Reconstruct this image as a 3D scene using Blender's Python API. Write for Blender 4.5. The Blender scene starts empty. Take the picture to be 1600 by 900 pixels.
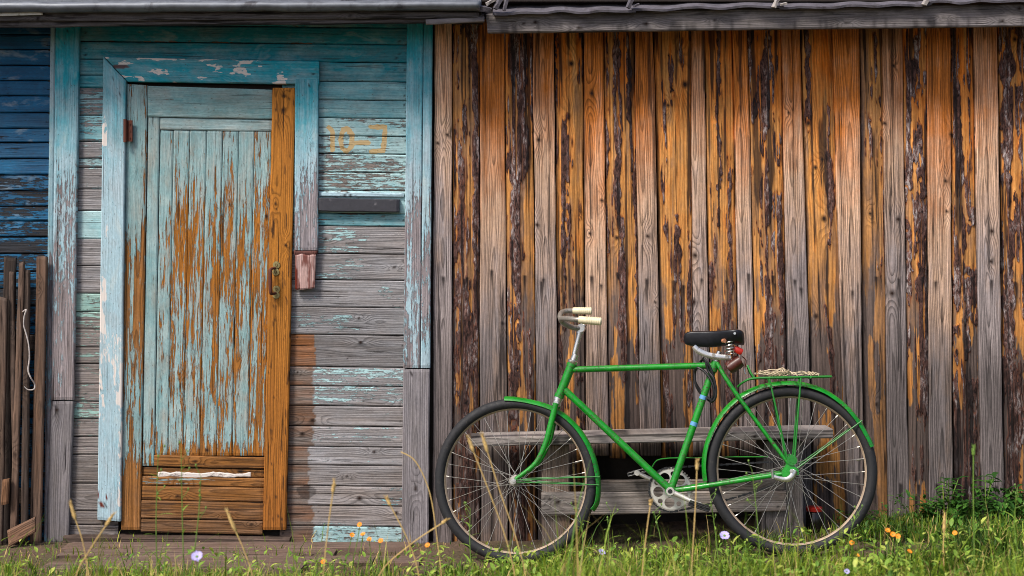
import bpy, bmesh, math, random
import numpy as np
from mathutils import Vector, Matrix

# ------------------------------------------------------------------ camera, sky, sun, exposure
SC = bpy.context.scene
COL = SC.collection
D, H, F, HZ = 6.15, 1.244, 2200.0, 400.0      # camera distance to the wall, eye height, focal length and horizon row (1600 px wide)
cam = bpy.data.cameras.new('camera'); cam_o = bpy.data.objects.new('camera', cam); COL.objects.link(cam_o)
cam.sensor_width = 36.0; cam.lens = 36.0 * F / 1600.0
cam_o.location = (0, -D, H); cam_o.rotation_euler = (math.radians(90), 0, 0)
cam.shift_y = -(450 - HZ) / 1600.0
cam.clip_end = 500
cam.dof.use_dof = True; cam.dof.focus_distance = 5.85; cam.dof.aperture_fstop = 1.4
SC.camera = cam_o
SUN_EL, SUN_AZ = 50.0, 222.0      # azimuth: clockwise from +Y
world = bpy.data.worlds.new('World'); SC.world = world; world.use_nodes = True
wn = world.node_tree; sky = wn.nodes.new('ShaderNodeTexSky'); sky.sky_type = 'NISHITA'
sky.sun_disc = False; sky.sun_elevation = math.radians(SUN_EL); sky.sun_rotation = math.radians(SUN_AZ)
sky.dust_density = 3.0; sky.air_density = 0.8; sky.ozone_density = 0.6
bg = wn.nodes['Background']; bg.inputs['Strength'].default_value = 0.065
wn.links.new(sky.outputs[0], bg.inputs[0])
sun = bpy.data.lights.new('sun', 'SUN'); sun_o = bpy.data.objects.new('sun', sun); COL.objects.link(sun_o)
sun.energy = 1.5; sun.angle = math.radians(14); sun.color = (1.0, 0.95, 0.86)
az, el = math.radians(SUN_AZ), math.radians(SUN_EL)
sd = Vector((math.sin(az) * math.cos(el), math.cos(az) * math.cos(el), math.sin(el)))
sun_o.rotation_euler = (-sd).to_track_quat('-Z', 'Y').to_euler(); sun_o.location = sd * 20
SC.view_settings.view_transform = 'Standard'; SC.view_settings.look = 'None'
SC.view_settings.gamma = 1.0; SC.view_settings.exposure = 1.4
SC.render.engine = 'CYCLES'
SC.cycles.max_bounces = 6
SC.cycles.filter_width = 0.9

# ------------------------------------------------------------------ helpers
R = random.Random(7)
def P(px, py, y=0.0):
    d = D + y
    return Vector(((px - 800) / F * d, y, H - (py - HZ) / F * d))
def lin(c):
    return tuple((v / 255 / 12.92 if v / 255 <= 0.04045 else ((v / 255 + 0.055) / 1.055) ** 2.4) for v in c)
def tag(o, label=None, cat=None, group=None, kind=None):
    if label: o['label'] = label
    if cat: o['category'] = cat
    if group: o['group'] = group
    if kind: o['kind'] = kind
    return o
def empty(name, loc=(0, 0, 0), parent=None):
    o = bpy.data.objects.new(name, None); COL.objects.link(o); o.location = loc
    o.empty_display_size = 0.1
    if parent: o.parent = parent
    return o
def link(name, me, mat, parent=None):
    o = bpy.data.objects.new(name, me); COL.objects.link(o)
    if mat and not me.materials: me.materials.append(mat)
    if parent: o.parent = parent
    return o

def h2(ix, iy, seed):
    h = (ix.astype(np.int64) * 374761393 + iy.astype(np.int64) * 668265263 + int(seed) * 974634777) & 0xFFFFFFFF
    h = ((h ^ (h >> 13)) * 1274126177) & 0xFFFFFFFF
    h = h ^ (h >> 16)
    return (h & 0xFFFFFF) / float(0xFFFFFF)
def vn(x, y, seed=0):
    x = np.asarray(x, float); y = np.asarray(y, float)
    x, y = np.broadcast_arrays(x, y)
    ix = np.floor(x); iy = np.floor(y); fx = x - ix; fy = y - iy
    fx = fx * fx * (3 - 2 * fx); fy = fy * fy * (3 - 2 * fy)
    a = h2(ix, iy, seed); b = h2(ix + 1, iy, seed); c = h2(ix, iy + 1, seed); d = h2(ix + 1, iy + 1, seed)
    return (a * (1 - fx) + b * fx) * (1 - fy) + (c * (1 - fx) + d * fx) * fy
def fbm(x, y, seed=0, o=4):
    s = 0; a = 0.5; t = 0
    for k in range(o):
        s = s + a * vn(np.asarray(x) * 2 ** k + 17.3 * k, np.asarray(y) * 2 ** k + 9.1 * k, seed + k * 31); t += a; a *= 0.55
    return s / t
def sst(a, b, x):
    t = np.clip((x - a) / (b - a), 0, 1); return t * t * (3 - 2 * t)

# ------------------------------------------------------------------ node helper and materials
class NT:
    def __init__(s, name):
        s.m = bpy.data.materials.new(name); s.m.use_nodes = True; s.t = s.m.node_tree
        s.b = s.t.nodes['Principled BSDF']; s.out = s.t.nodes['Material Output']
    def n(s, typ, **kw):
        nd = s.t.nodes.new(typ)
        for k, v in kw.items(): setattr(nd, k, v)
        return nd
    def put(s, sock, v):
        if isinstance(v, bpy.types.NodeSocket): s.t.links.new(v, sock)
        elif v is not None:
            if isinstance(v, tuple) and len(v) == 3 and sock.type == 'RGBA': v = (*v, 1)
            sock.default_value = v
    def math(s, op, a, b=None, c=None, clamp=False):
        nd = s.n('ShaderNodeMath', operation=op, use_clamp=clamp)
        s.put(nd.inputs[0], a); s.put(nd.inputs[1], b)
        if c is not None: s.put(nd.inputs[2], c)
        return nd.outputs[0]
    def mr(s, v, a, b, c=0.0, d=1.0, smooth=False):
        nd = s.n('ShaderNodeMapRange'); nd.clamp = True
        if smooth: nd.interpolation_type = 'SMOOTHSTEP'
        for i, x in enumerate((v, a, b, c, d)): s.put(nd.inputs[i], x)
        return nd.outputs[0]
    def mix(s, f, a, b, mode='MIX'):
        nd = s.n('ShaderNodeMix', data_type='RGBA', blend_type=mode)
        s.put(nd.inputs['Factor'], f); s.put(nd.inputs['A'], a); s.put(nd.inputs['B'], b)
        nd.inputs[0]
        return [o for o in nd.outputs if o.type == 'RGBA'][0]
    def attr(s, name, vec=False):
        nd = s.n('ShaderNodeAttribute', attribute_name=name)
        return nd.outputs['Vector'] if vec else nd.outputs['Fac']
    def noise(s, vec, scale, detail=3.0, rough=0.55, dist=0.0, st=None):
        if st:
            mp = s.n('ShaderNodeMapping'); s.put(mp.inputs[0], vec); mp.inputs['Scale'].default_value = st; vec = mp.outputs[0]
        nd = s.n('ShaderNodeTexNoise'); s.put(nd.inputs['Vector'], vec)
        nd.inputs['Scale'].default_value = scale; nd.inputs['Detail'].default_value = detail
        nd.inputs['Roughness'].default_value = rough; nd.inputs['Distortion'].default_value = dist
        return nd.outputs['Fac']
    def mul(s, col, fac):      # colour times scalar
        nd = s.n('ShaderNodeVectorMath', operation='SCALE'); s.put(nd.inputs[0], col); s.put(nd.inputs['Scale'], fac)
        return nd.outputs[0]
    def bump(s, h, dist, strength=1.0):
        nd = s.n('ShaderNodeBump'); s.put(nd.inputs['Height'], h); nd.inputs['Distance'].default_value = dist
        nd.inputs['Strength'].default_value = strength
        s.t.links.new(nd.outputs[0], s.b.inputs['Normal'])
    def fin(s, col=None, rough=None, metal=None):
        if col is not None: s.put(s.b.inputs['Base Color'], col)
        if rough is not None: s.put(s.b.inputs['Roughness'], rough)
        if metal is not None: s.put(s.b.inputs['Metallic'], metal)
        return s.m

def wood(name, fresh, mid, grey, pa=(40, 140, 150), pb=(150, 185, 190), mark=(204, 164, 98), paint_under=None, ringk=0.35, graink=1.0, flake=1.0, bumpd=0.003, fst=(22, 90, 1)):
    """weathered wood: ring / knot / wear fields live on the mesh as attributes, fine grain in the nodes"""
    q = NT(name)
    uv = q.attr('guv', True)
    g1 = q.noise(uv, 1.0, 6, 0.7, st=(4.5, 130, 1))
    g2 = q.noise(uv, 1.0, 3, 0.6, st=(1.6, 38, 1))
    g3 = q.noise(uv, 9.0, 4, 0.6)
    g4 = q.noise(uv, 1.0, 5, 0.7, 0.6, st=fst)
    g5 = q.noise(uv, 1.0, 4, 0.6, st=(60, 120, 1))
    ring = q.attr('ring'); fr = q.math('FRACT', ring)
    rl = q.mr(fr, 0.35, 0.92, 0, 1, True); rl2 = q.mr(fr, 0.92, 1.0, 1, 0); rl = q.math('MULTIPLY', rl, rl2)
    w = q.math('ADD', q.attr('grey'), q.math('MULTIPLY', q.math('SUBTRACT', g3, 0.5), 0.45))
    w = q.math('ADD', w, q.math('MULTIPLY', q.math('SUBTRACT', g2, 0.5), 0.5))
    c = q.mix(q.mr(w, 0.0, 0.5), lin(fresh), lin(mid))
    c = q.mix(q.mr(w, 0.5, 1.0), c, lin(grey))
    c = q.mul(c, q.mr(g1, 0.3, 0.7, 1 - 0.52 * graink, 1 + 0.36 * graink))
    c = q.mul(c, q.mr(g2, 0.3, 0.7, 0.74, 1.2)); c = q.mul(c, q.mr(g5, 0.3, 0.7, 0.86, 1.12))
    c = q.mul(c, q.mr(rl, 0, 1, 1.06, 1 - ringk))
    # drying cracks along the grain
    ck = q.noise(uv, 1.0, 3, 0.5, 0.2, st=(2.6, 85, 1)); crack = q.mr(ck, 0.655, 0.70)
    bare = c
    c = q.mix(q.math('MULTIPLY', crack, 0.8), c, lin((30, 20, 16)))
    # knots
    kn = q.attr('knot')
    kc = q.mix(q.mr(kn, 0.25, 0.8), q.mul(c, 0.62), lin((44, 28, 22)))
    c = q.mix(q.mr(kn, 0.02, 0.25), c, kc)
    # paint
    pt = q.attr('paint')
    pf = q.math('ADD', pt, q.math('MULTIPLY', q.math('SUBTRACT', g4, 0.5), 1.25 * flake))
    pf = q.math('ADD', pf, q.math('MULTIPLY', q.math('SUBTRACT', g1, 0.5), 0.75 * flake))
    pf = q.math('ADD', pf, q.math('MULTIPLY', q.math('SUBTRACT', g2, 0.5), 0.7 * flake))
    pf = q.math('SUBTRACT', pf, q.math('MULTIPLY', rl, 0.07))
    pm = q.mr(pf, 0.47, 0.53)
    fd = q.math('ADD', q.attr('fade'), q.math('MULTIPLY', q.math('SUBTRACT', g3, 0.5), 1.3))
    fd = q.math('ADD', fd, q.math('MULTIPLY', q.math('SUBTRACT', g2, 0.5), 1.0), clamp=True)
    pc = q.mix(fd, lin(pa), lin(pb))
    pc = q.mul(pc, q.mr(g1, 0.3, 0.7, 0.76, 1.16)); pc = q.mul(pc, q.mr(g5, 0.3, 0.7, 0.84, 1.12))
    g6 = q.noise(uv, 1.0, 4, 0.65, 0.4, st=(5, 9, 1)); pc = q.mix(q.mr(g6, 0.45, 0.74, 0.0, 0.4), pc, q.mul(bare, 1.15))
    pc = q.mix(q.mr(g6, 0.30, 0.42, 0.28, 0.0), pc, lin((210, 208, 196)))
    g7 = q.noise(uv, 1.0, 2, 0.5, 0.3, st=(70, 190, 1)); pc = q.mix(q.mr(g7, 0.66, 0.72, 0.0, 0.65), pc, lin((70, 56, 48)))
    pc = q.mix(q.math('MULTIPLY', crack, 0.55), pc, lin((44, 40, 38)))
    c = q.mix(pm, c, pc)
    # white primer / filler showing
    pr = q.math('ADD', q.attr('prim'), q.math('MULTIPLY', q.math('SUBTRACT', g4, 0.5), 1.3))
    pr = q.mr(pr, 0.5, 0.55)
    c = q.mix(pr, c, lin((214, 205, 200)))
    # brushed number
    mk = q.math('ADD', q.attr('mark'), q.math('MULTIPLY', q.math('SUBTRACT', g4, 0.5), 0.9))
    mk = q.mr(mk, 0.46, 0.54)
    c = q.mix(q.math('MULTIPLY', mk, 0.8), c, lin(mark))
    # bark
    bk = q.attr('bark')
    b1 = q.noise(uv, 1.0, 5, 0.75, 0.8, st=(34, 96, 1)); b2 = q.noise(uv, 1.0, 5, 0.75, 0.6, st=(22, 80, 1))
    bc = q.mix(q.mr(b1, 0.38, 0.60), lin((28, 18, 18)), lin((112, 78, 70)))
    b3 = q.noise(uv, 1.0, 3, 0.6, 0.3, st=(5, 22, 1)); bc = q.mul(bc, q.mr(b3, 0.35, 0.65, 0.6, 1.35))
    fl = q.math('MULTIPLY', q.mr(b2, 0.47, 0.6), q.math('MULTIPLY', q.attr('flake'), q.mr(b3, 0.47, 0.56)))
    bc = q.mix(fl, bc, q.mix(q.mr(b1, 0.4, 0.6), lin((128, 112, 112)), lin((196, 186, 184))))
    bm = q.mr(q.math('ADD', bk, q.math('MULTIPLY', q.math('SUBTRACT', g4, 0.5), 0.25)), 0.42, 0.56)
    c = q.mix(q.math('MULTIPLY', q.mr(bk, 0.06, 0.42), 0.75), c, lin((122, 58, 26)))
    c = q.mix(bm, c, bc)
    # rust / nail streaks
    c = q.mix(q.attr('stain'), c, lin((26, 20, 22)))
    c = q.mix(q.attr('rust'), c, lin((96, 34, 20)))
    c = q.mul(c, q.attr('tone'))
    h = q.math('ADD', q.math('MULTIPLY', g1, 0.55), q.math('MULTIPLY', rl, 0.25))
    h = q.math('SUBTRACT', h, q.math('MULTIPLY', crack, 0.8))
    h = q.math('ADD', q.math('MULTIPLY', h, q.math('SUBTRACT', 1.0, q.math('MULTIPLY', pm, 0.45))), q.math('MULTIPLY', pm, 0.9))
    h = q.math('ADD', h, q.math('MULTIPLY', bm, q.math('MULTIPLY', b1, 2.0)))
    q.bump(h, bumpd)
    q.b.inputs['Specular IOR Level'].default_value = 0.25
    return q.fin(c, q.mr(pm, 0, 1, 0.85, 0.62))

W_SHED = wood('shed_wood', (194, 114, 48), (200, 164, 138), (146, 134, 133), ringk=0.5, graink=1.15)
W_SLAB = wood('slab_wood', (212, 110, 18), (206, 144, 80), (108, 92, 86), ringk=0.25, graink=1.1)
W_TEAL = wood('teal_siding_wood', (168, 110, 68), (142, 130, 124), (150, 148, 152), (16, 136, 154), (170, 204, 208))
W_TEALG = wood('greenish_siding_wood', (168, 110, 68), (150, 138, 130), (142, 134, 134), (34, 136, 150), (150, 186, 178))
W_DOOR = wood('door_wood', (178, 112, 36), (156, 106, 58), (138, 116, 100), (100, 150, 156), (162, 184, 186), flake=1.3, fst=(10, 120, 1), ringk=0.4)
W_CASE = wood('casing_wood', (170, 120, 80), (160, 146, 146), (158, 150, 156), (20, 150, 170), (164, 192, 204), flake=0.7)
W_ORANGE = wood('varnished_wood', (182, 118, 46), (164, 102, 42), (124, 82, 46), ringk=0.38, graink=0.7)
W_BLUE = wood('blue_siding_wood', (70, 62, 58), (52, 54, 60), (44, 48, 56), (4, 78, 120), (24, 112, 158))
W_GREY = wood('grey_wood', (164, 128, 100), (150, 140, 134), (138, 132, 136), ringk=0.25)
W_PICK = wood('picket_wood', (150, 108, 78), (118, 94, 80), (84, 74, 70), ringk=0.3)
W_RED = wood('reddish_wood', (190, 120, 100), (186, 150, 144), (180, 154, 150), ringk=0.1)
W_PATH = wood('walkway_wood', (134, 100, 82), (118, 98, 88), (100, 90, 84), ringk=0.25)

def simple(name, col, rough=0.5, metal=0.0, var=0.15, scale=40.0, bump=0.0, dirt=None, dirt_amt=0.0, coat=0.0):
    q = NT(name); tc = q.n('ShaderNodeTexCoord').outputs['Object']
    n = q.noise(tc, scale, 4, 0.6)
    c = q.mul(lin(col), q.mr(n, 0.3, 0.7, 1 - var, 1 + var))
    if dirt:
        n2 = q.noise(tc, scale * 0.45, 5, 0.7, 0.5)
        c = q.mix(q.mr(n2, 0.62 - dirt_amt, 0.72 - dirt_amt * 0.6), c, lin(dirt))
    if bump: q.bump(n, bump)
    q.b.inputs['Coat Weight'].default_value = coat
    return q.fin(c, q.mr(n, 0.3, 0.7, rough * 0.85, min(1, rough * 1.2)), metal)
M_DARK = simple('dark_backing', (34, 26, 22), 0.95)
def bikepaint():
    q = NT('green_bike_paint'); tc = q.n('ShaderNodeTexCoord').outputs['Object']
    a = q.noise(tc, 22, 4, .6); b = q.noise(tc, 150, 3, .6, .4); d = q.noise(tc, 9, 4, .65); e = q.noise(tc, 420, 2, .5)
    c = q.mix(q.mr(a, .35, .65), lin((8, 118, 24)), lin((20, 142, 36)))
    c = q.mix(q.mr(d, .52, .72, 0, .45), c, lin((58, 84, 40)))
    c = q.mul(c, q.mr(e, .3, .7, .88, 1.1))
    chip = q.mr(q.math('ADD', b, q.math('MULTIPLY', q.math('SUBTRACT', d, .5), .35)), .61, .64)
    c = q.mix(chip, c, lin((66, 46, 36)))
    q.b.inputs['Coat Weight'].default_value = .3; q.bump(q.math('ADD', q.math('MULTIPLY', e, .15), q.math('MULTIPLY', chip, -.6)), .0006)
    return q.fin(c, q.math('ADD', q.mr(d, .4, .7, .26, .5), q.math('MULTIPLY', chip, .3)))
M_GREEN = bikepaint()
M_GREEND = simple('green_old_paint', (26, 116, 36), 0.45, 0.0, 0.15, 50, dirt=(70, 84, 40), dirt_amt=0.05)
M_CHROME = simple('worn_chrome', (206, 204, 200), 0.25, 0.9, 0.12, 60, dirt=(120, 100, 80), dirt_amt=0.0)
M_STEEL = simple('dull_steel', (150, 144, 136), 0.38, 0.45, 0.2, 60, dirt=(80, 62, 46), dirt_amt=0.08)
M_ALLOY = simple('alloy', (196, 192, 184), 0.35, 0.55, 0.1, 60, dirt=(130, 120, 104), dirt_amt=0.02)
M_TYRE = simple('tyre_rubber', (27, 27, 31), 0.7, 0, 0.35, 70, 0.001, dirt=(64, 58, 54), dirt_amt=0.0)
M_RIMF = simple('rim_grey', (168, 148, 128), 0.4, 0.25, 0.12, 30, dirt=(140, 112, 84), dirt_amt=0.03)
M_RIMR = simple('rim_tan', (190, 144, 100), 0.45, 0.0, 0.12, 30, dirt=(150, 110, 76), dirt_amt=0.03)
M_SPOKE = simple('spoke_steel', (160, 156, 150), 0.35, 0.6, 0.1, 60)
M_BLACK = simple('black_rubber', (20, 20, 22), 0.4, 0, 0.2, 60)
M_LEATHER = simple('black_leather', (16, 18, 26), 0.36, 0, 0.25, 50, 0.0006)
M_BROWN = simple('brown_leather', (76, 32, 24), 0.42, 0, 0.25, 60, 0.0006)
M_CREAM = simple('cream_grip', (220, 208, 174), 0.5, 0, 0.08, 60, dirt=(160, 134, 90), dirt_amt=0.0)
M_RED = simple('red_plastic', (176, 36, 24), 0.4, 0, 0.1, 50)
M_ROPE = simple('rope', (196, 178, 150), 0.85, 0, 0.2, 300, 0.001)
M_WROPE = simple('white_rope', (188, 178, 174), 0.85, 0, 0.15, 200, 0.001)
M_RUST = simple('rusty_iron', (92, 48, 34), 0.8, 0.2, 0.35, 80, 0.001)
M_BRASS = simple('old_brass', (150, 136, 92), 0.45, 0.6, 0.3, 90, dirt=(70, 60, 44), dirt_amt=0.06)
M_BLUEBAND = simple('blue_band', (92, 150, 196), 0.4, 0, 0.1, 60)
M_SLOT = simple('black_tarpaper', (48, 48, 56), 0.6, 0, 0.2, 50, 0.001, dirt=(96, 94, 100), dirt_amt=0.0)
M_NAIL = simple('nail', (40, 34, 34), 0.6, 0.6)
M_WHITE = simple('white_paint', (206, 206, 204), 0.6, 0, 0.1, 60, dirt=(130, 120, 110), dirt_amt=0.06)
M_CHIP = simple('splintered_wood', (158, 150, 146), .85, 0, .25, 60, .001, dirt=(80, 72, 70), dirt_amt=.08)
M_TIN = simple('zinc_roof', (104, 108, 116), 0.5, 0.35, 0.25, 14, 0.002, dirt=(60, 60, 66), dirt_amt=0.06)
M_FIBRE = simple('fibre_cement', (84, 80, 88), 0.9, 0, 0.3, 24, 0.004, dirt=(62, 56, 60), dirt_amt=0.08)

# ------------------------------------------------------------------ board builder
FIELDS = ('ring', 'knot', 'grey', 'paint', 'fade', 'prim', 'mark', 'bark', 'flake', 'stain', 'rust')
def grid_mesh(name, V, nu, nv, flip, back_y, smooth, attrs, guv):
    """front sheet (nu+1 x nv+1 verts) closed with sides and a back face"""
    idx = np.arange((nu + 1) * (nv + 1)).reshape(nu + 1, nv + 1)
    q = np.stack([idx[:-1, :-1], idx[1:, :-1], idx[1:, 1:], idx[:-1, 1:]], -1).reshape(-1, 4)
    loop = np.concatenate([idx[:-1, 0], idx[-1, :-1], idx[:0:-1, -1], idx[0, :0:-1]])
    n0 = len(V); B = V[loop].copy(); B[:, 1] = back_y
    bi = n0 + np.arange(len(loop)); nx = np.roll(np.arange(len(loop)), -1)
    side = np.stack([loop[nx], loop, bi, bi[nx]], -1)
    cap = bi[::-1]
    if flip: q = q[:, ::-1]; side = side[:, ::-1]; cap = cap[::-1]
    allv = np.vstack([V, B])
    nq = len(q) + len(side)
    me = bpy.data.meshes.new(name)
    me.vertices.add(len(allv)); me.vertices.foreach_set('co', allv.astype(np.float32).ravel())
    li = np.concatenate([q.ravel(), side.ravel(), cap]).astype(np.int32)
    me.loops.add(len(li)); me.loops.foreach_set('vertex_index', li)
    me.polygons.add(nq + 1)
    ls = np.concatenate([np.arange(nq) * 4, [nq * 4]]).astype(np.int32)
    me.polygons.foreach_set('loop_start', ls)
    sm = np.zeros(nq + 1, bool); sm[:len(q)] = smooth
    me.update(calc_edges=True)
    me.polygons.foreach_set('use_smooth', sm)
    for k, a in attrs.items():
        at = me.attributes.new(k, 'FLOAT', 'POINT')
        at.data.foreach_set('value', np.concatenate([a, a[loop]]).astype(np.float32))
    g = me.attributes.new('guv', 'FLOAT_VECTOR', 'POINT')
    g.data.foreach_set('vector', np.vstack([guv, guv[loop]]).astype(np.float32).ravel())
    me.validate(); me.update()
    return me
_seed = [100]
def board(name, parent, quad, y, th, mat, seed=None, du=0.012, dv=0.005, edge=0.0012, ef=7.0, ends=0.001, bev=0.003,
          relief=None, knots=(), nk=None, tone=None, origin=None, smooth=False, gap=0.0, cup=0.0, spacing=0.0075, world_quad=None, **f):
    if seed is None: _seed[0] += 1; seed = _seed[0]
    rr = np.random.RandomState(seed)
    if world_quad: A, B, C, E = [Vector(v) for v in world_quad]
    else: A, B, C, E = [P(px, py, y) for px, py in quad]     # start side0, start side1, end side0, end side1
    A, B, C, E = [np.array((v[0], v[2])) for v in (A, B, C, E)]
    L = 0.5 * (np.linalg.norm(C - A) + np.linalg.norm(E - B)); W = 0.5 * (np.linalg.norm(B - A) + np.linalg.norm(E - C))
    nu = max(2, int(L / du)); nv = max(2, int(W / dv))
    s, t = np.meshgrid(np.linspace(0, 1, nu + 1), np.linspace(0, 1, nv + 1), indexing='ij')
    u, v = s * L, t * W
    e0 = (fbm(u * ef, 0 * u + seed, seed + 1) - 0.5) * 2 * edge + gap / 2; e1 = (fbm(u * ef, 0 * u + seed, seed + 2) - 0.5) * 2 * edge - gap / 2
    tt = t + (e0 * (1 - t) + e1 * t) / W
    n0 = (fbm(v * 40, 0 * v, seed + 3) - 0.5) * 2 * ends; n1 = (fbm(v * 40, 0 * v, seed + 4) - 0.5) * 2 * ends
    ss = s + (n0 * (1 - s) + n1 * s) / L
    XZ = ((A * (1 - ss[..., None]) + C * ss[..., None]) * (1 - tt[..., None]) + (B * (1 - ss[..., None]) + E * ss[..., None]) * tt[..., None])
    px = 800 + XZ[..., 0] * F / (D + y); py = HZ + (H - XZ[..., 1]) * F / (D + y)
    hgt = (fbm(u * 2.5, v * 9, seed + 5) - 0.5) * 0.002 + cup * (1 - (2 * t - 1) ** 2)
    at = {}
    # growth rings
    v0 = (rr.rand() - 0.5) * W * 0.5
    dd = 0.012 + 0.06 * np.abs(fbm(u * 1.1 + seed, 0 * u, seed + 6) - 0.5)
    vv = v - W / 2 - v0 + 0.012 * (fbm(u * 3, v * 12, seed + 7) - 0.5)
    ring = np.sqrt(vv ** 2 + dd ** 2) / spacing
    kl = list(knots)
    for (kx, ky, kr) in f.get('knots_px', ()):
        d2 = (px - kx) ** 2 + (py - ky) ** 2; i_ = np.unravel_index(np.argmin(d2), d2.shape)
        if d2[i_] < 9: kl.append((u[i_], v[i_], kr))
    if nk is None: nk = rr.poisson(L * 0.9)
    for k in range(nk): kl.append((rr.rand() * L, (0.2 + 0.6 * rr.rand()) * W, 0.005 + 0.007 * rr.rand()))
    kf = np.zeros_like(u)
    for (ku, kv, kr) in kl:
        wob = 1 + 0.3 * (fbm(u * 60, v * 60, seed + 8) - 0.5)
        dk = np.sqrt(((u - ku) * 0.8) ** 2 + (v - kv) ** 2) * wob
        kf = np.maximum(kf, np.clip(1.15 - dk / kr, 0, 1))
        ring = ring + 3.2 * np.exp(-(((u - ku) * 0.38) ** 2 + (v - kv) ** 2) / (2.2 * kr) ** 2)
        hgt = hgt + 0.002 * np.exp(-(dk / kr) ** 2)
    at['ring'] = ring; at['knot'] = kf
    ctx = dict(px=px, py=py, u=u, v=v, s=s, t=t, L=L, W=W, seed=seed)
    for k in FIELDS:
        if k in at: continue
        val = f.get(k, 0.0)
        if callable(val): val = val(ctx)
        at[k] = np.broadcast_to(val, u.shape).astype(float)
    tn = tone if tone is not None else 0.86 + 0.28 * rr.rand()
    if callable(tn): tn = tn(ctx)
    at['tone'] = np.broadcast_to(tn, u.shape).astype(float)
    if relief is not None: hgt = hgt + relief(ctx, at)
    hgt[0, :] -= bev; hgt[-1, :] -= bev; hgt[:, 0] -= bev; hgt[:, -1] -= bev
    V = np.stack([XZ[..., 0], y - hgt, XZ[..., 1]], -1).reshape(-1, 3)
    a = C - A; b = B - A
    flip = (a[1] * b[0] - a[0] * b[1]) > 0
    so = rr.rand() * 40
    guv = np.stack([(u + so).ravel(), (v + so * 1.7).ravel(), np.zeros(u.size)], -1)
    o0 = np.array(origin) if origin is not None else V.mean(0)
    off = np.array(parent.matrix_world.translation) if False else np.zeros(3)
    me = grid_mesh(name, V - o0, nu, nv, flip, y + th - o0[1], smooth, {k: x.ravel() for k, x in at.items()}, guv)
    o = link(name, me, mat, parent)
    pl = Vector((0, 0, 0)); p = parent
    while p is not None: pl = pl + p.location; p = p.parent
    o.location = Vector(o0) - pl
    return o
def VQ(x0t, x1t, yt, x0b, x1b, yb, yt2=None, yb2=None):
    return ((x0t, yt), (x1t, yt if yt2 is None else yt2), (x0b, yb), (x1b, yb if yb2 is None else yb2))
def HQ(x0, x1, yt0, yt1, yb0, yb1, x0b=None, x1b=None):
    return ((x0, yt0), (x0 if x0b is None else x0b, yb0), (x1, yt1), (x1 if x1b is None else x1b, yb1))
def lp(y, ya, a, yb, b): return a + (b - a) * (y - ya) / (yb - ya)

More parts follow.
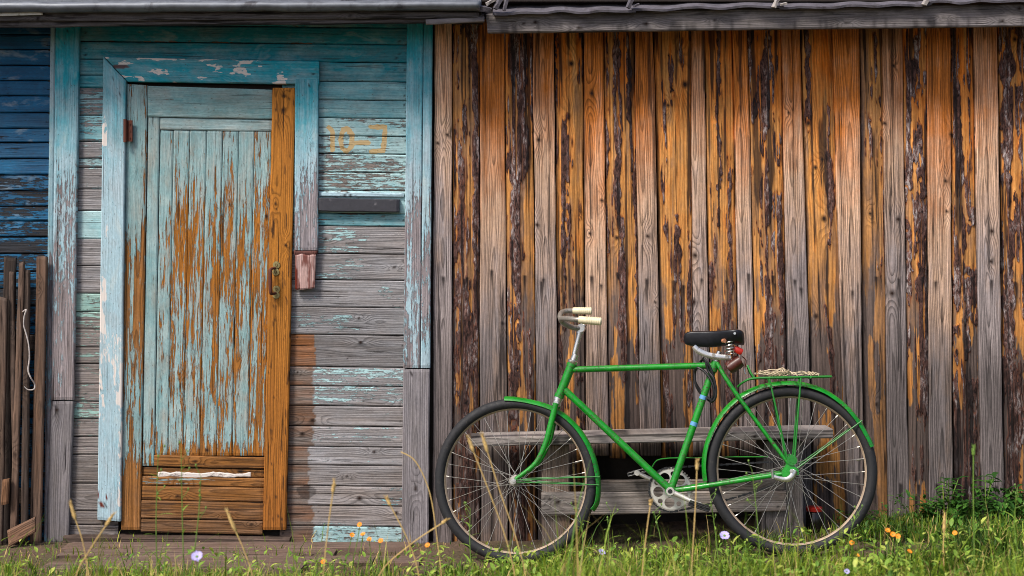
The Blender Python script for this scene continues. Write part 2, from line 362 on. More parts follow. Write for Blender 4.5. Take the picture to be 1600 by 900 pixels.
class MB:
    def __init__(s): s.v = []; s.f = []
    def add(s, v, f):
        o = len(s.v); s.v += [tuple(p) for p in v]; s.f += [tuple(i + o for i in q) for q in f]; return s
    def box(s, c, d, M=None):
        vs = [Vector((c[0] + sx * d[0] / 2, c[1] + sy * d[1] / 2, c[2] + sz * d[2] / 2)) for sx in (-1, 1) for sy in (-1, 1) for sz in (-1, 1)]
        if M: vs = [M @ v for v in vs]
        return s.add(vs, [(0, 1, 3, 2), (4, 6, 7, 5), (0, 4, 5, 1), (2, 3, 7, 6), (0, 2, 6, 4), (1, 5, 7, 3)])
    def tube(s, pts, r, n=10, closed=False, smooth_n=0, sq=(1, 1)):
        pts = [Vector(p) for p in pts]
        rs = list(r) if hasattr(r, '__len__') else [r] * len(pts)
        if smooth_n:
            np_, nr = [], []; N = len(pts); segs = N if closed else N - 1
            for i in range(segs):
                g = (lambda k: pts[k % N]) if closed else (lambda k: pts[min(max(k, 0), N - 1)])
                p0, p1, p2, p3 = g(i - 1), g(i), g(i + 1), g(i + 2)
                for k in range(smooth_n):
                    t = k / smooth_n
                    np_.append(0.5 * ((2 * p1) + (p2 - p0) * t + (2 * p0 - 5 * p1 + 4 * p2 - p3) * t * t + (3 * p1 - p0 - 3 * p2 + p3) * t ** 3))
                    nr.append(rs[i] * (1 - t) + rs[(i + 1) % N] * t)
            if not closed: np_.append(pts[-1]); nr.append(rs[-1])
            pts, rs = np_, nr
        N = len(pts); tang = []
        for i in range(N):
            a = pts[(i - 1) % N] if closed or i > 0 else pts[0]; b = pts[(i + 1) % N] if closed or i < N - 1 else pts[-1]
            d = b - a; tang.append(d.normalized() if d.length > 1e-9 else Vector((0, 0, 1)))
        ref = Vector((0, 1, 0)) if abs(tang[0].y) < 0.9 else Vector((1, 0, 0))
        nrm = (ref - tang[0] * ref.dot(tang[0])).normalized(); vs = []
        for i in range(N):
            nrm = (nrm - tang[i] * nrm.dot(tang[i])).normalized(); bn = tang[i].cross(nrm)
            for k in range(n):
                a = 2 * math.pi * k / n
                vs.append(pts[i] + nrm * math.cos(a) * rs[i] * sq[0] + bn * math.sin(a) * rs[i] * sq[1])
        fs = []
        for i in range(N if closed else N - 1):
            j = (i + 1) % N
            for k in range(n):
                k2 = (k + 1) % n; fs.append((i * n + k, i * n + k2, j * n + k2, j * n + k))
        if not closed: fs += [tuple(range(n))[::-1], tuple(range((N - 1) * n, N * n))]
        return s.add(vs, fs)
    def lathe(s, prof, n=64, a0=0.0, a1=2 * math.pi, c=(0, 0, 0), closed_prof=True, mod=None):
        """profile (radius, lateral y) turned about the local y axis; angle 0 = +x, counter-clockwise towards +z"""
        full = abs(a1 - a0 - 2 * math.pi) < 1e-6; m = len(prof); vs = []; cnt = n if full else n + 1
        for i in range(cnt):
            a = a0 + (a1 - a0) * i / n
            for j, (r, y) in enumerate(prof):
                if mod: r = r + mod(i, j)
                vs.append((c[0] + r * math.cos(a), c[1] + y, c[2] + r * math.sin(a)))
        fs = []
        for i in range(n):
            k = (i + 1) % cnt
            for j in range(m if closed_prof else m - 1):
                j2 = (j + 1) % m; fs.append((i * m + j, i * m + j2, k * m + j2, k * m + j))
        if not full and closed_prof: fs += [tuple(range(m)), tuple(range(n * m, n * m + m))[::-1]]
        return s.add(vs, fs)
    def mesh(s, name, smooth=True, ang=40):
        me = bpy.data.meshes.new(name); me.from_pydata(s.v, [], s.f)
        bm = bmesh.new(); bm.from_mesh(me); bmesh.ops.recalc_face_normals(bm, faces=bm.faces)
        if smooth:
            for f in bm.faces: f.smooth = True
            for e in bm.edges:
                if len(e.link_faces) == 2 and e.calc_face_angle(0) > math.radians(ang): e.smooth = False
        bm.to_mesh(me); bm.free(); return me
    def build(s, name, mat, parent=None, smooth=True, ang=40):
        return link(name, s.mesh(name, smooth, ang), mat, parent)

# ------------------------------------------------------------------ ground
GX = [-60, -4, -2.2, -0.6, 0.0, 0.55, 1.1, 1.9, 4, 60]; GZ = [0, 0, 0.0, -0.006, -0.006, 0.025, 0.056, 0.10, 0.12, 0.12]
def gz(x, y):
    x = np.asarray(x, float); y = np.asarray(y, float)
    near = np.clip(1.5 - np.abs(x) / 8, 0, 1)
    return np.interp(x, GX, GZ) + (fbm(x * 3, y * 3, 5) - 0.5) * 0.02 * near - 0.02 * sst(-0.7, -2.5, y)
def build_ground():
    xs = np.concatenate([np.linspace(-60, -4, 20)[:-1], np.linspace(-4, 4, 200), np.linspace(4, 60, 20)[1:]])
    ys = np.concatenate([np.linspace(-60, -4, 20)[:-1], np.linspace(-4, 0.6, 115), np.linspace(0.6, 40, 14)[1:]])
    X, Y = np.meshgrid(xs, ys, indexing='ij'); Z = gz(X, Y)
    Z = Z + (fbm(X * 22, Y * 22, 9) - 0.5) * 0.018 * (np.abs(X) < 4) * (Y > -4)
    nx, ny = X.shape; idx = np.arange(nx * ny).reshape(nx, ny)
    q = np.stack([idx[:-1, :-1], idx[1:, :-1], idx[1:, 1:], idx[:-1, 1:]], -1).reshape(-1, 4)
    me = bpy.data.meshes.new('ground'); me.from_pydata(np.stack([X, Y, Z], -1).reshape(-1, 3).tolist(), [], q.tolist())
    for p in me.polygons: p.use_smooth = True
    m = NT('soil'); tc = m.n('ShaderNodeTexCoord').outputs['Object']
    a = m.noise(tc, 3.0, 5, 0.6); b = m.noise(tc, 40.0, 5, 0.7)
    c = m.mix(m.mr(a, 0.35, 0.65), lin((104, 80, 66)), lin((84, 76, 50)))
    c = m.mul(c, m.mr(b, 0.3, 0.7, 0.6, 1.35)); m.bump(b, 0.02)
    return tag(link('ground', me, m.fin(c, 0.95)), kind='structure')
build_ground()

# ------------------------------------------------------------------ shed of upright slabs and boards
def root_at(name, px, y, z=0.0): return empty(name, ((px - 800) / F * (D + y), y, z))
shed = root_at('plank_shed', 1200, 0.05, 0.05)
tag(shed, 'long shed wall of upright grey boards and orange bark edged slabs', 'shed')
def wear(py, seed, px, a=120, b=520):
    return sst(a, b, py) * 0.85 + 0.15 * sst(480, 560, py + (vn(px * 0.03, py * 0.004, seed) - 0.5) * 120)
YT, YB = 30, 850
SMOOTH = [(679, 706, 676, 706, .30), (749, 788, 751, 794, .0), (832, 865, 841, 873, .0), (912, 942, 917, 953, -.05), (992, 1020, 1003, 1036, .0),
          (1080, 1100, 1085, 1112, 0), (1145, 1167, 1160, 1186, .0), (1221, 1250, 1236, 1272, .0), (1300, 1342, 1326, 1350, .05),
          (1379, 1410, 1389, 1421, .15), (1448, 1485, 1453, 1489, .0), (1522, 1558, 1535, 1570, .12), (1640, 1676, 1655, 1692, .1), (1716, 1760, 1735, 1780, .1), (1800, 1840, 1820, 1862, .1)]
def shed_bottom(px):   # row where the boards meet the earth
    return 400 + (H - float(np.interp((px - 800) / F * D, GX, GZ)) + 0.06) / D * F
KN = [(893, 100, .013), (887, 182, .015), (1063, 95, .014), (1070, 132, .016), (1262, 193, .014), (1286, 342, .014), (1404, 343, .013), (1394, 458, .013), (1274, 494, .012), (1550, 360, .012), (1478, 281, .010), (1011, 368, .010),
      (940, 312, .010), (786, 505, .008), (741, 562, .014), (912, 466, .013), (1082, 472, .016), (698, 212, .009), (684, 224, .008), (842, 218, .011), (1488, 211, .013), (1383, 193, .009), (1043, 165, .008), (925, 147, .013),
      (1284, 250, .008), (1232, 175, .008), (1358, 334, .008), (747, 395, .010), (840, 352, .011), (1480, 330, .008), (1397, 105, .008), (1086, 400, .011), (921, 363, .007), (1024, 470, .006), (1547, 410, .008), (1500, 445, .012)]
def streaks(c):
    """rusty nail weeps in a row at one height"""
    rs = np.random.RandomState(c['seed']); out = 0 * c['px']
    for row in (436, 762):
        for k in range(rs.randint(1, 3)):
            t0 = 0.25 + 0.5 * rs.rand(); y0 = row + rs.randn() * 6; ln = 18 + 42 * rs.rand() ** 1.5
            dx = np.abs(c['t'] - t0) * c['W'] / 0.0095
            along = (c['py'] - y0) / ln
            out = np.maximum(out, np.clip(1.25 - dx / np.clip(1.05 - along, .2, 1), 0, 1) * (along > -0.08) * np.clip(1.1 - along, 0, 1))
    return np.clip(out, 0, 0.92)
for k, (a, b, c2, d, g) in enumerate(SMOOTH):
    yb = shed_bottom((c2 + d) / 2) if not 905 < (c2 + d) / 2 < 1188 else 712  # cut short behind the bench: added opening, for the dark under the seat
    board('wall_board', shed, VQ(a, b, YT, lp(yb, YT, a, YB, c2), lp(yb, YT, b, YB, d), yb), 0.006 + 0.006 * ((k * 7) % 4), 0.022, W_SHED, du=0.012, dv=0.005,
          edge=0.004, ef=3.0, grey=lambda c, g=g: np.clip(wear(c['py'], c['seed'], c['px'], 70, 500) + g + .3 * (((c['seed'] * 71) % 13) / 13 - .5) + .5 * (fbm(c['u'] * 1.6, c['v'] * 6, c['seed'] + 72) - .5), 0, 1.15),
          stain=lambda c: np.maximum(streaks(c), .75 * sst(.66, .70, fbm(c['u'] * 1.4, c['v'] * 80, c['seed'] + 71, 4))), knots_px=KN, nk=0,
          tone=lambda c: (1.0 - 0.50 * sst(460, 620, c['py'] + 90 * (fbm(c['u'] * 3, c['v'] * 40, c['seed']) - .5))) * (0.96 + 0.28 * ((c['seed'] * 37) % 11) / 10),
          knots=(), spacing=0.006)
# slabs with bark left on: strips are (x at start, x at end, half width, y0, y1, strength)
SLAB = [
 (704, 751, 704, 753, .30, [(741, 744, 9, 30, 270, 1), (724, 726, 10, 240, 860, .55), (744, 746, 6, 270, 700, .9), (709, 709, 4, 200, 850, .6)], .55, .8),
 (786, 834, 792, 843, .25, [(808, 806, 20, 30, 320, 1.0), (805, 812, 13, 300, 500, 1), (800, 805, 10, 480, 660, 1), (830, 832, 4, 60, 240, .8), (826, 828, 9, 520, 640, .8), (812, 815, 20, 700, 860, .9)], .35, 1.0),
 (863, 914, 871, 919, .18, [(867, 868, 4, 30, 190, 1), (877, 881, 14, 190, 285, 1), (878, 884, 4, 280, 480, 1), (888, 896, 4, 320, 490, 1), (872, 878, 6, 500, 700, 1), (905, 905, 4, 30, 130, .9)], .42, .3),
 (940, 994, 951, 1005, .2, [(961, 966, 6, 30, 330, 1), (977, 990, 5, 30, 275, 1), (946, 950, 4, 190, 400, .9), (970, 976, 6, 340, 600, 1), (992, 1001, 5, 250, 620, 1)], .40, .5),
 (1018, 1082, 1034, 1087, .22, [(1046, 1048, 4, 90, 150, 1), (1062, 1064, 9, 50, 100, .8), (1050, 1060, 13, 350, 530, .95), (1078, 1080, 8, 380, 530, .9), (1040, 1044, 7, 540, 700, .9)], .38, .9),
 (1098, 1147, 1110, 1162, .2, [(1121, 1123, 3.5, 30, 345, 1), (1137, 1140, 4, 260, 480, .9), (1108, 1116, 9, 410, 540, .8), (1132, 1140, 6, 480, 640, .9)], .40, .4),
 (1165, 1223, 1184, 1238, .2, [(1197, 1196, 12, 30, 190, 1), (1193, 1198, 9, 180, 420, 1), (1214, 1216, 7, 190, 250, .9), (1212, 1222, 10, 300, 520, .8), (1170, 1172, 5, 40, 300, .7), (1196, 1206, 9, 430, 640, 1)], .42, 1.0),
 (1248, 1302, 1270, 1328, .2, [(1261, 1262, 5, 30, 195, 1), (1294, 1297, 6, 240, 378, 1), (1294, 1296, 3, 170, 250, 1), (1292, 1300, 4, 480, 620, .8)], .30, .3),
 (1340, 1381, 1348, 1391, .45, [(1367, 1366, 5, 60, 160, 1), (1356, 1358, 6, 190, 260, .8), (1377, 1378, 4, 160, 420, .8)], .34, 1.0),
 (1408, 1450, 1419, 1455, .18, [(1416, 1417, 8, 30, 300, 1), (1432, 1432, 6, 30, 150, .9), (1438, 1440, 6, 190, 420, 1), (1418, 1424, 9, 360, 480, 1), (1446, 1450, 4, 300, 640, 1), (1438, 1440, 8, 420, 640, .8)], .46, 1.0),
 (1483, 1524, 1487, 1537, .18, [(1492, 1494, 9, 30, 260, 1), (1495, 1500, 12, 230, 470, 1), (1510, 1512, 7, 30, 130, 1), (1513, 1513, 4, 180, 330, .8), (1500, 1504, 18, 560, 860, .95), (1512, 1514, 16, 430, 480, 1)], .46, 1.0),
 (1556, 1642, 1566, 1657, .18, [(1572, 1578, 14, 30, 860, 1), (1600, 1604, 16, 30, 500, 1), (1628, 1632, 10, 30, 860, 1)], .5, 1.0),
 (1674, 1718, 1688, 1737, .18, [(1690, 1694, 12, 30, 860, 1)], .45, 1.0), (1758, 1802, 1778, 1822, .18, [(1780, 1790, 12, 30, 860, 1)], .45, 1.0)]
for k, (a, b, c2, d, g, strips, cov, flk) in enumerate(SLAB):
    yb = shed_bottom((c2 + d) / 2) if not 905 < (c2 + d) / 2 < 1188 else 716  # slabs stop at the same added opening, to darken below the bench
    def bark(c, strips=strips, cov=cov):
        px, py, sd = c['px'], c['py'], c['seed']; m = 0 * px
        wob = (fbm(c['u'] * 7, c['v'] * 10, sd + 40) - 0.5); wob2 = fbm(c['u'] * 30, c['v'] * 60, sd + 41) - 0.5
        for (x0, x1, hw, y0, y1, st) in strips:
            k_ = np.clip((py - y0) / (y1 - y0), 0, 1); cx = x0 + (x1 - x0) * k_ + wob * 12
            ww = hw * (0.42 + 1.35 * (fbm(c['u'] * 9, 0 * c['u'] + x0, sd + 42) - 0.3)) + wob2 * 6
            end = sst(y0 - 14, y0 + 6, py + wob2 * 50) * (1 - sst(y1 - 8, y1 + 16, py + wob2 * 60))
            m = np.maximum(m, st * end * (1 - sst(0.75, 1.25, np.abs(px - cx) / np.maximum(ww, 1))))
        k1, k2 = 2.2 + 7 * ((sd * 53) % 17) / 17, 18 + 44 * ((sd * 29) % 13) / 13; low = fbm(c['u'] * k1, c['v'] * k2, sd + 43, 5)
        thr = 1 - (cov + 0.06 * sst(420, 620, py) - (0.075 if cov > .45 else 0.115))
        patch = sst(thr - 0.03, thr + 0.03, low + 0.1 * wob2)
        sliver = sst(.56, .62, fbm(c['u'] * 2.2, c['v'] * 110, sd + 45, 4))
        return np.clip(np.maximum(m, patch) * (1 - sliver * (.35 + .6 * (cov > .3))), 0, 1)
    def rel(c, at):
        b_ = at['bark']; r = 0.010 * (1 - (2 * c['t'] - 1) ** 2)
        r = r + b_ * (0.0035 + 0.008 * (fbm(c['u'] * 34, c['v'] * 75, c['seed'] + 50, 4) - 0.35) + 0.005 * (fbm(c['u'] * 8, c['v'] * 45, c['seed'] + 51) - .4))
        return r + 0.004 * (fbm(c['u'] * 5, c['v'] * 40, c['seed'] + 52) - 0.5)
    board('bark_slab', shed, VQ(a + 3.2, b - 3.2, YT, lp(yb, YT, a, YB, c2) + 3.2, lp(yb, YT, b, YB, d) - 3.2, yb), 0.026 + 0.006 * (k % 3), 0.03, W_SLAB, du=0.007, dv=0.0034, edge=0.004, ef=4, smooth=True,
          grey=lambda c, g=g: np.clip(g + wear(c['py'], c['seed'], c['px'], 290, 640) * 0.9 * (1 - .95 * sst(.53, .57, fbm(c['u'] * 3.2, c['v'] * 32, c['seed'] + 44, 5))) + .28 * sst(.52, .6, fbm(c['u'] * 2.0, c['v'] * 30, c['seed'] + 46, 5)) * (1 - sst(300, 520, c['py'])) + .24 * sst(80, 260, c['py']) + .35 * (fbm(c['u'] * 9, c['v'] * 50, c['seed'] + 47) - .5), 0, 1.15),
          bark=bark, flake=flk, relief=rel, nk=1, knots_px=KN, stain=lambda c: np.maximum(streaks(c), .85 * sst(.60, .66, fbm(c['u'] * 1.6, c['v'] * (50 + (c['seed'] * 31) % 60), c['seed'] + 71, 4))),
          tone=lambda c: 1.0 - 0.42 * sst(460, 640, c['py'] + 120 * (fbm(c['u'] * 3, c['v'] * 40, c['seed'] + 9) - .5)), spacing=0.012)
x0, x1 = P(678, 0).x, P(1880, 0).x
bk = MB().box(((x0 + x1) / 2, 0.26, 1.15), (x1 - x0, 0.03, 2.5)); o = bk.build('backing_wall', M_DARK, shed, False); o.location = -shed.location  # near-black sheet set back so board gaps and the added opening look dark
# far walls so the shed has a body
bk = MB().box((x1, 1.6, 1.15), (0.05, 3.0, 2.4)).box((x0 + .04, 1.6, 1.15), (0.05, 3.0, 2.4)); o = bk.build('end_wall', M_DARK, shed, False); o.location = -shed.location
FY = -0.21
fz = P(1200, 45, FY).z
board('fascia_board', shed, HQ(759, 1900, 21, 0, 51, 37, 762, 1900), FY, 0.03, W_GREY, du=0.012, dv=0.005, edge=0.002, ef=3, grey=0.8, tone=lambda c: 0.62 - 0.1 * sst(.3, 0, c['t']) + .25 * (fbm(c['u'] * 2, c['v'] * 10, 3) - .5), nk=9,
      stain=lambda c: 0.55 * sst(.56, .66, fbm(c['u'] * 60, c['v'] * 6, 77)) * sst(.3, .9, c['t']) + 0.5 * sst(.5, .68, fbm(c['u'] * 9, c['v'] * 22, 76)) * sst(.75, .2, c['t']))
# soffit boards behind the fascia
mb = MB().box(((x0 + x1) / 2, FY / 2 + 0.02, 2.33), (x1 - x0, -FY + 0.02, 0.02)); o = mb.build('soffit', M_DARK, shed, False); o.location = -shed.location
# corrugated sheets
def sheet(pa, pb, k):
    xa, xb = P(pa, 0, FY).x, P(pb, 0, FY).x; n = int((xb - xa) / 0.012); ya, ybk = FY - 0.035, 2.6; sl = math.tan(math.radians(24))
    vs, fs = [], []; rows = 24
    for j in range(rows + 1):
        f = j / rows; f = f * f
        for i in range(n + 1):
            x = xa + (xb - xa) * i / n
            zb = H + (HZ - float(np.interp(800 + x * F / (D + FY), [755, 1000, 1600, 1900], [22, 18, 4, -2]))) / F * (D + FY)
            e = 0.012 * (float(vn(x * 25, 0, 66)) - .5) * (1 - f)
            yy = ya + (ybk - ya) * f + e
            zz = zb + (yy - ya) * sl + 0.003 * math.sin(x * 2 * math.pi / 0.19 + 2 * math.sin(x * 3.1)) + 0.006 * (float(vn(x * 9, 3, 67)) - .5) + 0.006 * (k % 2)
            vs.append((x, yy, zz))
    m = n + 1; N = len(vs); vs += [(v[0], v[1] + .002, v[2] - 0.009) for v in vs]
    for j in range(rows):
        for i in range(n):
            a = j * m + i; fs += [(a, a + 1, a + m + 1, a + m), (N + a, N + a + m, N + a + m + 1, N + a + 1)]
    for i in range(n): fs += [(i, N + i, N + i + 1, i + 1), (rows * m + i, rows * m + i + 1, N + rows * m + i + 1, N + rows * m + i)]
    for j in range(rows): fs += [(j * m, j * m + m, N + j * m + m, N + j * m), (j * m + n, N + j * m + n, N + j * m + m + n, j * m + m + n)]
    o = MB().add(vs, fs).build('roof_sheet', M_FIBRE, shed, True, 50); o.location = -shed.location
for k, (a, b) in enumerate([(770, 992), (986, 1222), (1216, 1452), (1446, 1680), (1674, 1900)]): sheet(a, b, k)
# splintered batten ends at the sheet laps
for (px, py, ln, ang, w, hh) in [(757, 14, 30, -12, .03, .035), (778, 6, 24, 62, .02, .025), (790, 7, 26, 75, .018, .02), (766, 3, 20, 30, .02, .022), (985, 4, 26, 68, .02, .02), (994, 8, 14, 20, .012, .012), (1213, 3, 24, 65, .02, .02), (1224, 6, 14, 15, .012, .012), (1447, 1, 20, 60, .02, .02)]:
    L_ = ln / F * 4.4; M = Matrix.Translation(P(px, py, FY - 0.05)) @ Matrix.Rotation(math.radians(-ang), 4, 'Y') @ Matrix.Rotation(math.radians(25), 4, 'X')
    mb = MB(); j_ = lambda: R.uniform(-.3, .3)
    vs = [M @ Vector((sx * L_ / 2 * (1 + .35 * j_()), sy * w / 2 * (1 + j_()), sz * hh * .3 * (1 + j_()))) for sx in (-1, 0, 1) for sy in (-1, 1) for sz in (-1, 1)]
    mb.add(vs, [(0, 1, 3, 2), (8, 10, 11, 9)] + [f for k in (0, 4) for f in ((k, k + 4, k + 5, k + 1), (k + 2, k + 3, k + 7, k + 6), (k, k + 2, k + 6, k + 4), (k + 1, k + 5, k + 7, k + 3))])
    o = mb.build('batten_end', M_CHIP if R.random() < .6 else M_FIBRE, shed, False); o.location = -shed.location

# ------------------------------------------------------------------ painted house with the door
house = root_at('painted_house', 380, 0.05, 0.0)
tag(house, 'weathered house front with peeling turquoise paint around a plank door', 'house')
NUM = [[(514, 199), (520, 205), (519.5, 234)], [(536, 203), (532.5, 216), (534, 231), (541, 236.5), (549, 230), (550, 210), (543, 201), (536, 203)],
       [(556, 223), (575, 223)], [(579, 198), (602, 199), (600, 222), (599, 236), (580, 237)]]
def number(c):
    px, py = c['px'], c['py']; dm = np.full(px.shape, 99.0)
    for st in NUM:
        for (ax, ay), (bx, by) in zip(st[:-1], st[1:]):
            t = np.clip(((px - ax) * (bx - ax) + (py - ay) * (by - ay)) / ((bx - ax) ** 2 + (by - ay) ** 2), 0, 1)
            dm = np.minimum(dm, np.hypot(px - ax - t * (bx - ax), py - ay - t * (by - ay)))
    dm = dm + 2.6 * (fbm(px * .12, py * .12, 77) - .5) + 1.6 * (fbm(px * .5, py * .5, 78) - .5)
    return np.clip(1.0 - (dm - 2.7) / 2.2, 0, 1) * (.72 + .45 * fbm(px * .09, py * .09, 79))
def nailset(c, xs=None, n=2):
    rs = np.random.RandomState(c['seed'] + 5); out = 0 * c['px']
    for e in (0.03, 0.97):
        for k in range(n):
            d = np.hypot((c['s'] - e - rs.randn() * .01) * c['L'], (c['t'] - .2 - .6 * rs.rand()) * c['W']); out = np.maximum(out, np.clip(1.6 - d / 0.004, 0, 1))
    for k in range(rs.randint(0, 4)):
        d = np.hypot((c['s'] - rs.rand()) * c['L'], (c['t'] - rs.rand()) * c['W'] * 1.5); out = np.maximum(out, np.clip(1.4 - d / 0.004, 0, 1))
    return out * 0.9
def jit(c, k=0.35, fu=3, fv=25): return (fbm(c['u'] * fu, c['v'] * fv, c['seed'] + 60) - 0.5) * k
# full width boards over the door
for (ya, yb, p) in [(12, 43, .98), (43, 69, .98), (69, 97, .95)]:
    board('siding_board', house, HQ(112, 641, ya - 4, ya + 1, yb - 5, yb + 1), 0.0, 0.02, W_TEAL, gap=0.003, paint=lambda c, p=p: p + jit(c, .3) - .5 * sst(.55, .62, fbm(c['u'] * 5, c['v'] * 20, c['seed'])) * sst(.8, 1, c['t']), fade=0.0, grey=.3, stain=nailset, tone=0.8)
RJ = [97, 127, 156, 184, 212, 240, 269, 297, 333, 353, 396, 437, 480, 523, 573, 603, 634, 666, 698, 727, 759, 790, 822, 850]
RP = [.93, .95, .90, .68, .62, .58, .60, .7, .74, .22, .19, .22, .18, -.1, .46, .42, .18, .30, .24, .10, .16, .02, .66]
RF = [.10, .35, .50, .85, .92, 1, .95, .9, .35, .9, .9, 1, .9, 1, 1, 1, 1, 1, 1, 1, .6, 1, 1]
RG = [.3, .3, .4, .6, .6, .7, .6, .6, .5, .85, .9, .95, .95, .9, .95, .9, .8, .85, .9, .75, .7, .7, .6]
for k in range(len(RJ) - 1):
    ya, yb = RJ[k], RJ[k + 1]; p, fdv, gv = RP[k], RF[k], RG[k]
    lowr = yb > 530; bx = R.choice((486, 489, 492, 482, 488)); tq = (1.1 if 560 < ya < 700 else (.72 if 520 < ya < 560 else .92)) * (0.9 + .2 * R.random()); sq_ = R.uniform(.68, .98)
    def pf(c, p=p, lowr=lowr, bx=bx):
        r = p + jit(c, .38) + .25 * sst(.58, .7, fbm(c['u'] * 4, c['v'] * 10, c['seed'] + 3)) * (p < .4)
        return np.where((c['px'] < bx + 4 * jit(c, 3, 3, 60)) & lowr, -1.0, r) if lowr else r
    def gf(c, gv=gv, lowr=lowr, bx=bx):
        g = gv + jit(c, .3); return np.where((c['px'] < bx + 4 * jit(c, 3, 3, 60)) & lowr, (.12 if c['py'].mean() < 580 else .34) + jit(c, .5), g) if lowr else g
    kw = {}
    if 180 < ya < 215: kw['mark'] = number
    board('siding_board', house, HQ(441 if ya < 400 else 437, lp(ya, 50, 640, 850, 634), ya - 1, ya + 1.5, yb - 1, yb + 1.5), 0.0, 0.02, W_TEAL, gap=0.0036, du=.007, paint=pf, fade=fdv, grey=gf, stain=lambda c: np.maximum(nailset(c), 0.55 * (np.hypot((c['px'] - 480) / 14, (c['py'] - 768) / 9) < 1 + jit(c, 1.5)) * (c['py'] > 755)),
          tone=lambda c, q_=tq, bx=bx, sq_=sq_: q_ * np.where((c['px'] < bx + 4 * jit(c, 3, 3, 60)) & (c['py'] > 575), sq_ * .8, 1.0), nk=(1 if ya > 350 else 0), **kw)
LJ = [92, 117, 137, 180, 221, 247, 262, 295, 329, 373, 415, 458, 487, 514, 542, 568, 600, 627, 654, 682, 710, 755, 798, 820, 845]
LP = [.93, .9, .52, .62, .40, .5, .30, .2, .93, .02, .02, .62, .45, .42, .46, .4, .44, .44, .46, .32, .05, -.1, -.1, -.1]
LF = [.1, .2, .35, .5, .9, .8, .9, .9, 1, 1, 1, 1, 1, 1, 1, 1, 1, 1, 1, 1, 1, 1, 1, 1]
for k in range(len(LJ) - 1):
    ya, yb = LJ[k], LJ[k + 1]; p = LP[k]
    board('siding_board', house, HQ(lp(ya, 50, 110, 840, 92), lp(ya, 50, 190, 840, 184), ya, ya + .5, yb, yb + .5), 0.0, 0.02, W_TEALG if 455 < ya < 700 else W_TEAL, gap=0.0035,
          paint=lambda c, p=p: p + jit(c, .4), fade=LF[k], grey=.85 if ya < 700 else .6, tone=(.95 if ya < 700 else .72) * (.92 + .14 * R.random()), nk=0 if ya != 755 else 1, stain=nailset)
# corner boards
board('corner_board', house, VQ(87, 124, 18, 80, 114, 625), -0.028, 0.026, W_CASE, paint=lambda c: .86 - .42 * sst(180, 420, c['py']) + jit(c, .5, 3, 12), fade=lambda c: sst(60, 330, c['py']), grey=.7, stain=nailset, tone=.92, nk=1)
board('corner_board', house, VQ(80, 114, 627, 73, 106, 850), -0.027, 0.026, W_GREY, grey=.95, nk=1, tone=.8, paint=-1, stain=nailset)
board('corner_board', house, VQ(79, 86, 30, 68, 78.5, 850), -0.020, 0.06, W_CASE, paint=lambda c: .75 - .3 * sst(300, 500, c['py']) + jit(c, .4), fade=.8, grey=.8, tone=.75, nk=0)
board('corner_board', house, VQ(636, 661, 28, 630, 656, 575), -0.026, 0.024, W_CASE, paint=lambda c: .95 - .42 * sst(160, 380, c['py']) + jit(c, .5, 4, 30), fade=lambda c: sst(40, 330, c['py']), grey=.85, stain=nailset, tone=1.0, nk=0)
board('corner_board', house, VQ(662, 675.5, 28, 657, 671.5, 575), -0.022, 0.05, W_CASE, paint=lambda c: .95 - .38 * sst(160, 420, c['py']) + jit(c, .5, 4, 30), fade=lambda c: sst(40, 330, c['py']), grey=.85, tone=.95, nk=0)
board('corner_board', house, VQ(630, 671, 577, 627, 669, 852), -0.025, 0.05, W_GREY, paint=lambda c: .12 + jit(c, .5, 3, 30), grey=1.0, tone=.98, nk=1, stain=nailset)
# door casing
board('door_casing', house, ((161, 89), (196, 126), (152, 812), (188, 815)), -0.034, 0.032, W_CASE, paint=lambda c: 1.0 + jit(c, .2), fade=lambda c: .35 + .75 * sst(120, 320, c['py']), grey=.4, tone=1.02, nk=0,
      prim=lambda c: (.78 * sst(.40, .56, fbm(c['u'] * 6, c['v'] * 16, 901)) * sst(120, 230, c['py']) * np.where(c['py'] < 520, sst(.55, .10, c['t']), .55) + .35 * sst(.5, .6, fbm(c['u'] * 14, c['v'] * 40, 902)) * sst(500, 620, c['py'])) * np.where(c['py'] > 792, 0, 1),
      rust=lambda c: ((np.abs(c['py'] - 780) < 14) & (c['t'] < .45)) * sst(.5, .56, fbm(c['u'] * 30, c['v'] * 40, 903)), stain=nailset)
board('door_casing', house, HQ(163, 498, 89, 96, 127, 132, 199, 498), -0.033, 0.031, W_CASE, paint=lambda c: 1.05 + jit(c, .2), fade=.06, grey=.3, tone=.95, nk=0,
      prim=lambda c: .60 * sst(.55, .68, fbm(c['u'] * 14, c['v'] * 30, 905)) + .35 * sst(.85, 1, c['t']) * sst(.45, .6, fbm(c['u'] * 20, c['v'] * 3, 906)) + .4 * sst(.1, 0, c['t']) * sst(.45, .6, fbm(c['u'] * 12, c['v'] * 3, 907)), stain=nailset,
      rust=lambda c: .8 * (np.hypot((c['px'] - 188) / 14, (c['py'] - 104) / 3.5) < 1))
board('door_casing', house, VQ(461, 497, 121, 460, 496, 391), -0.033, 0.031, W_CASE, paint=lambda c: .93 - .42 * sst(170, 330, c['py']) + jit(c, .5, 3, 14), fade=lambda c: .1 + .9 * sst(130, 270, c['py']), grey=.9, tone=1.0, nk=1, stain=nailset)
board('casing_patch', house, VQ(459, 496, 391, 459, 494, 398), -0.030, 0.028, W_RED, grey=.5, rust=.75, tone=.6, nk=0, dv=0.004)
board('casing_patch', house, VQ(461, 493, 397, 461, 491, 452), -0.036, 0.02, W_RED, grey=.7, ends=0.010, tone=.98, nk=0, rust=lambda c: .8 * sst(.56, .66, fbm(c['u'] * 8, c['v'] * 50, 911)) + .7 * (np.abs(c['t'] - .04) < .05), du=.006)
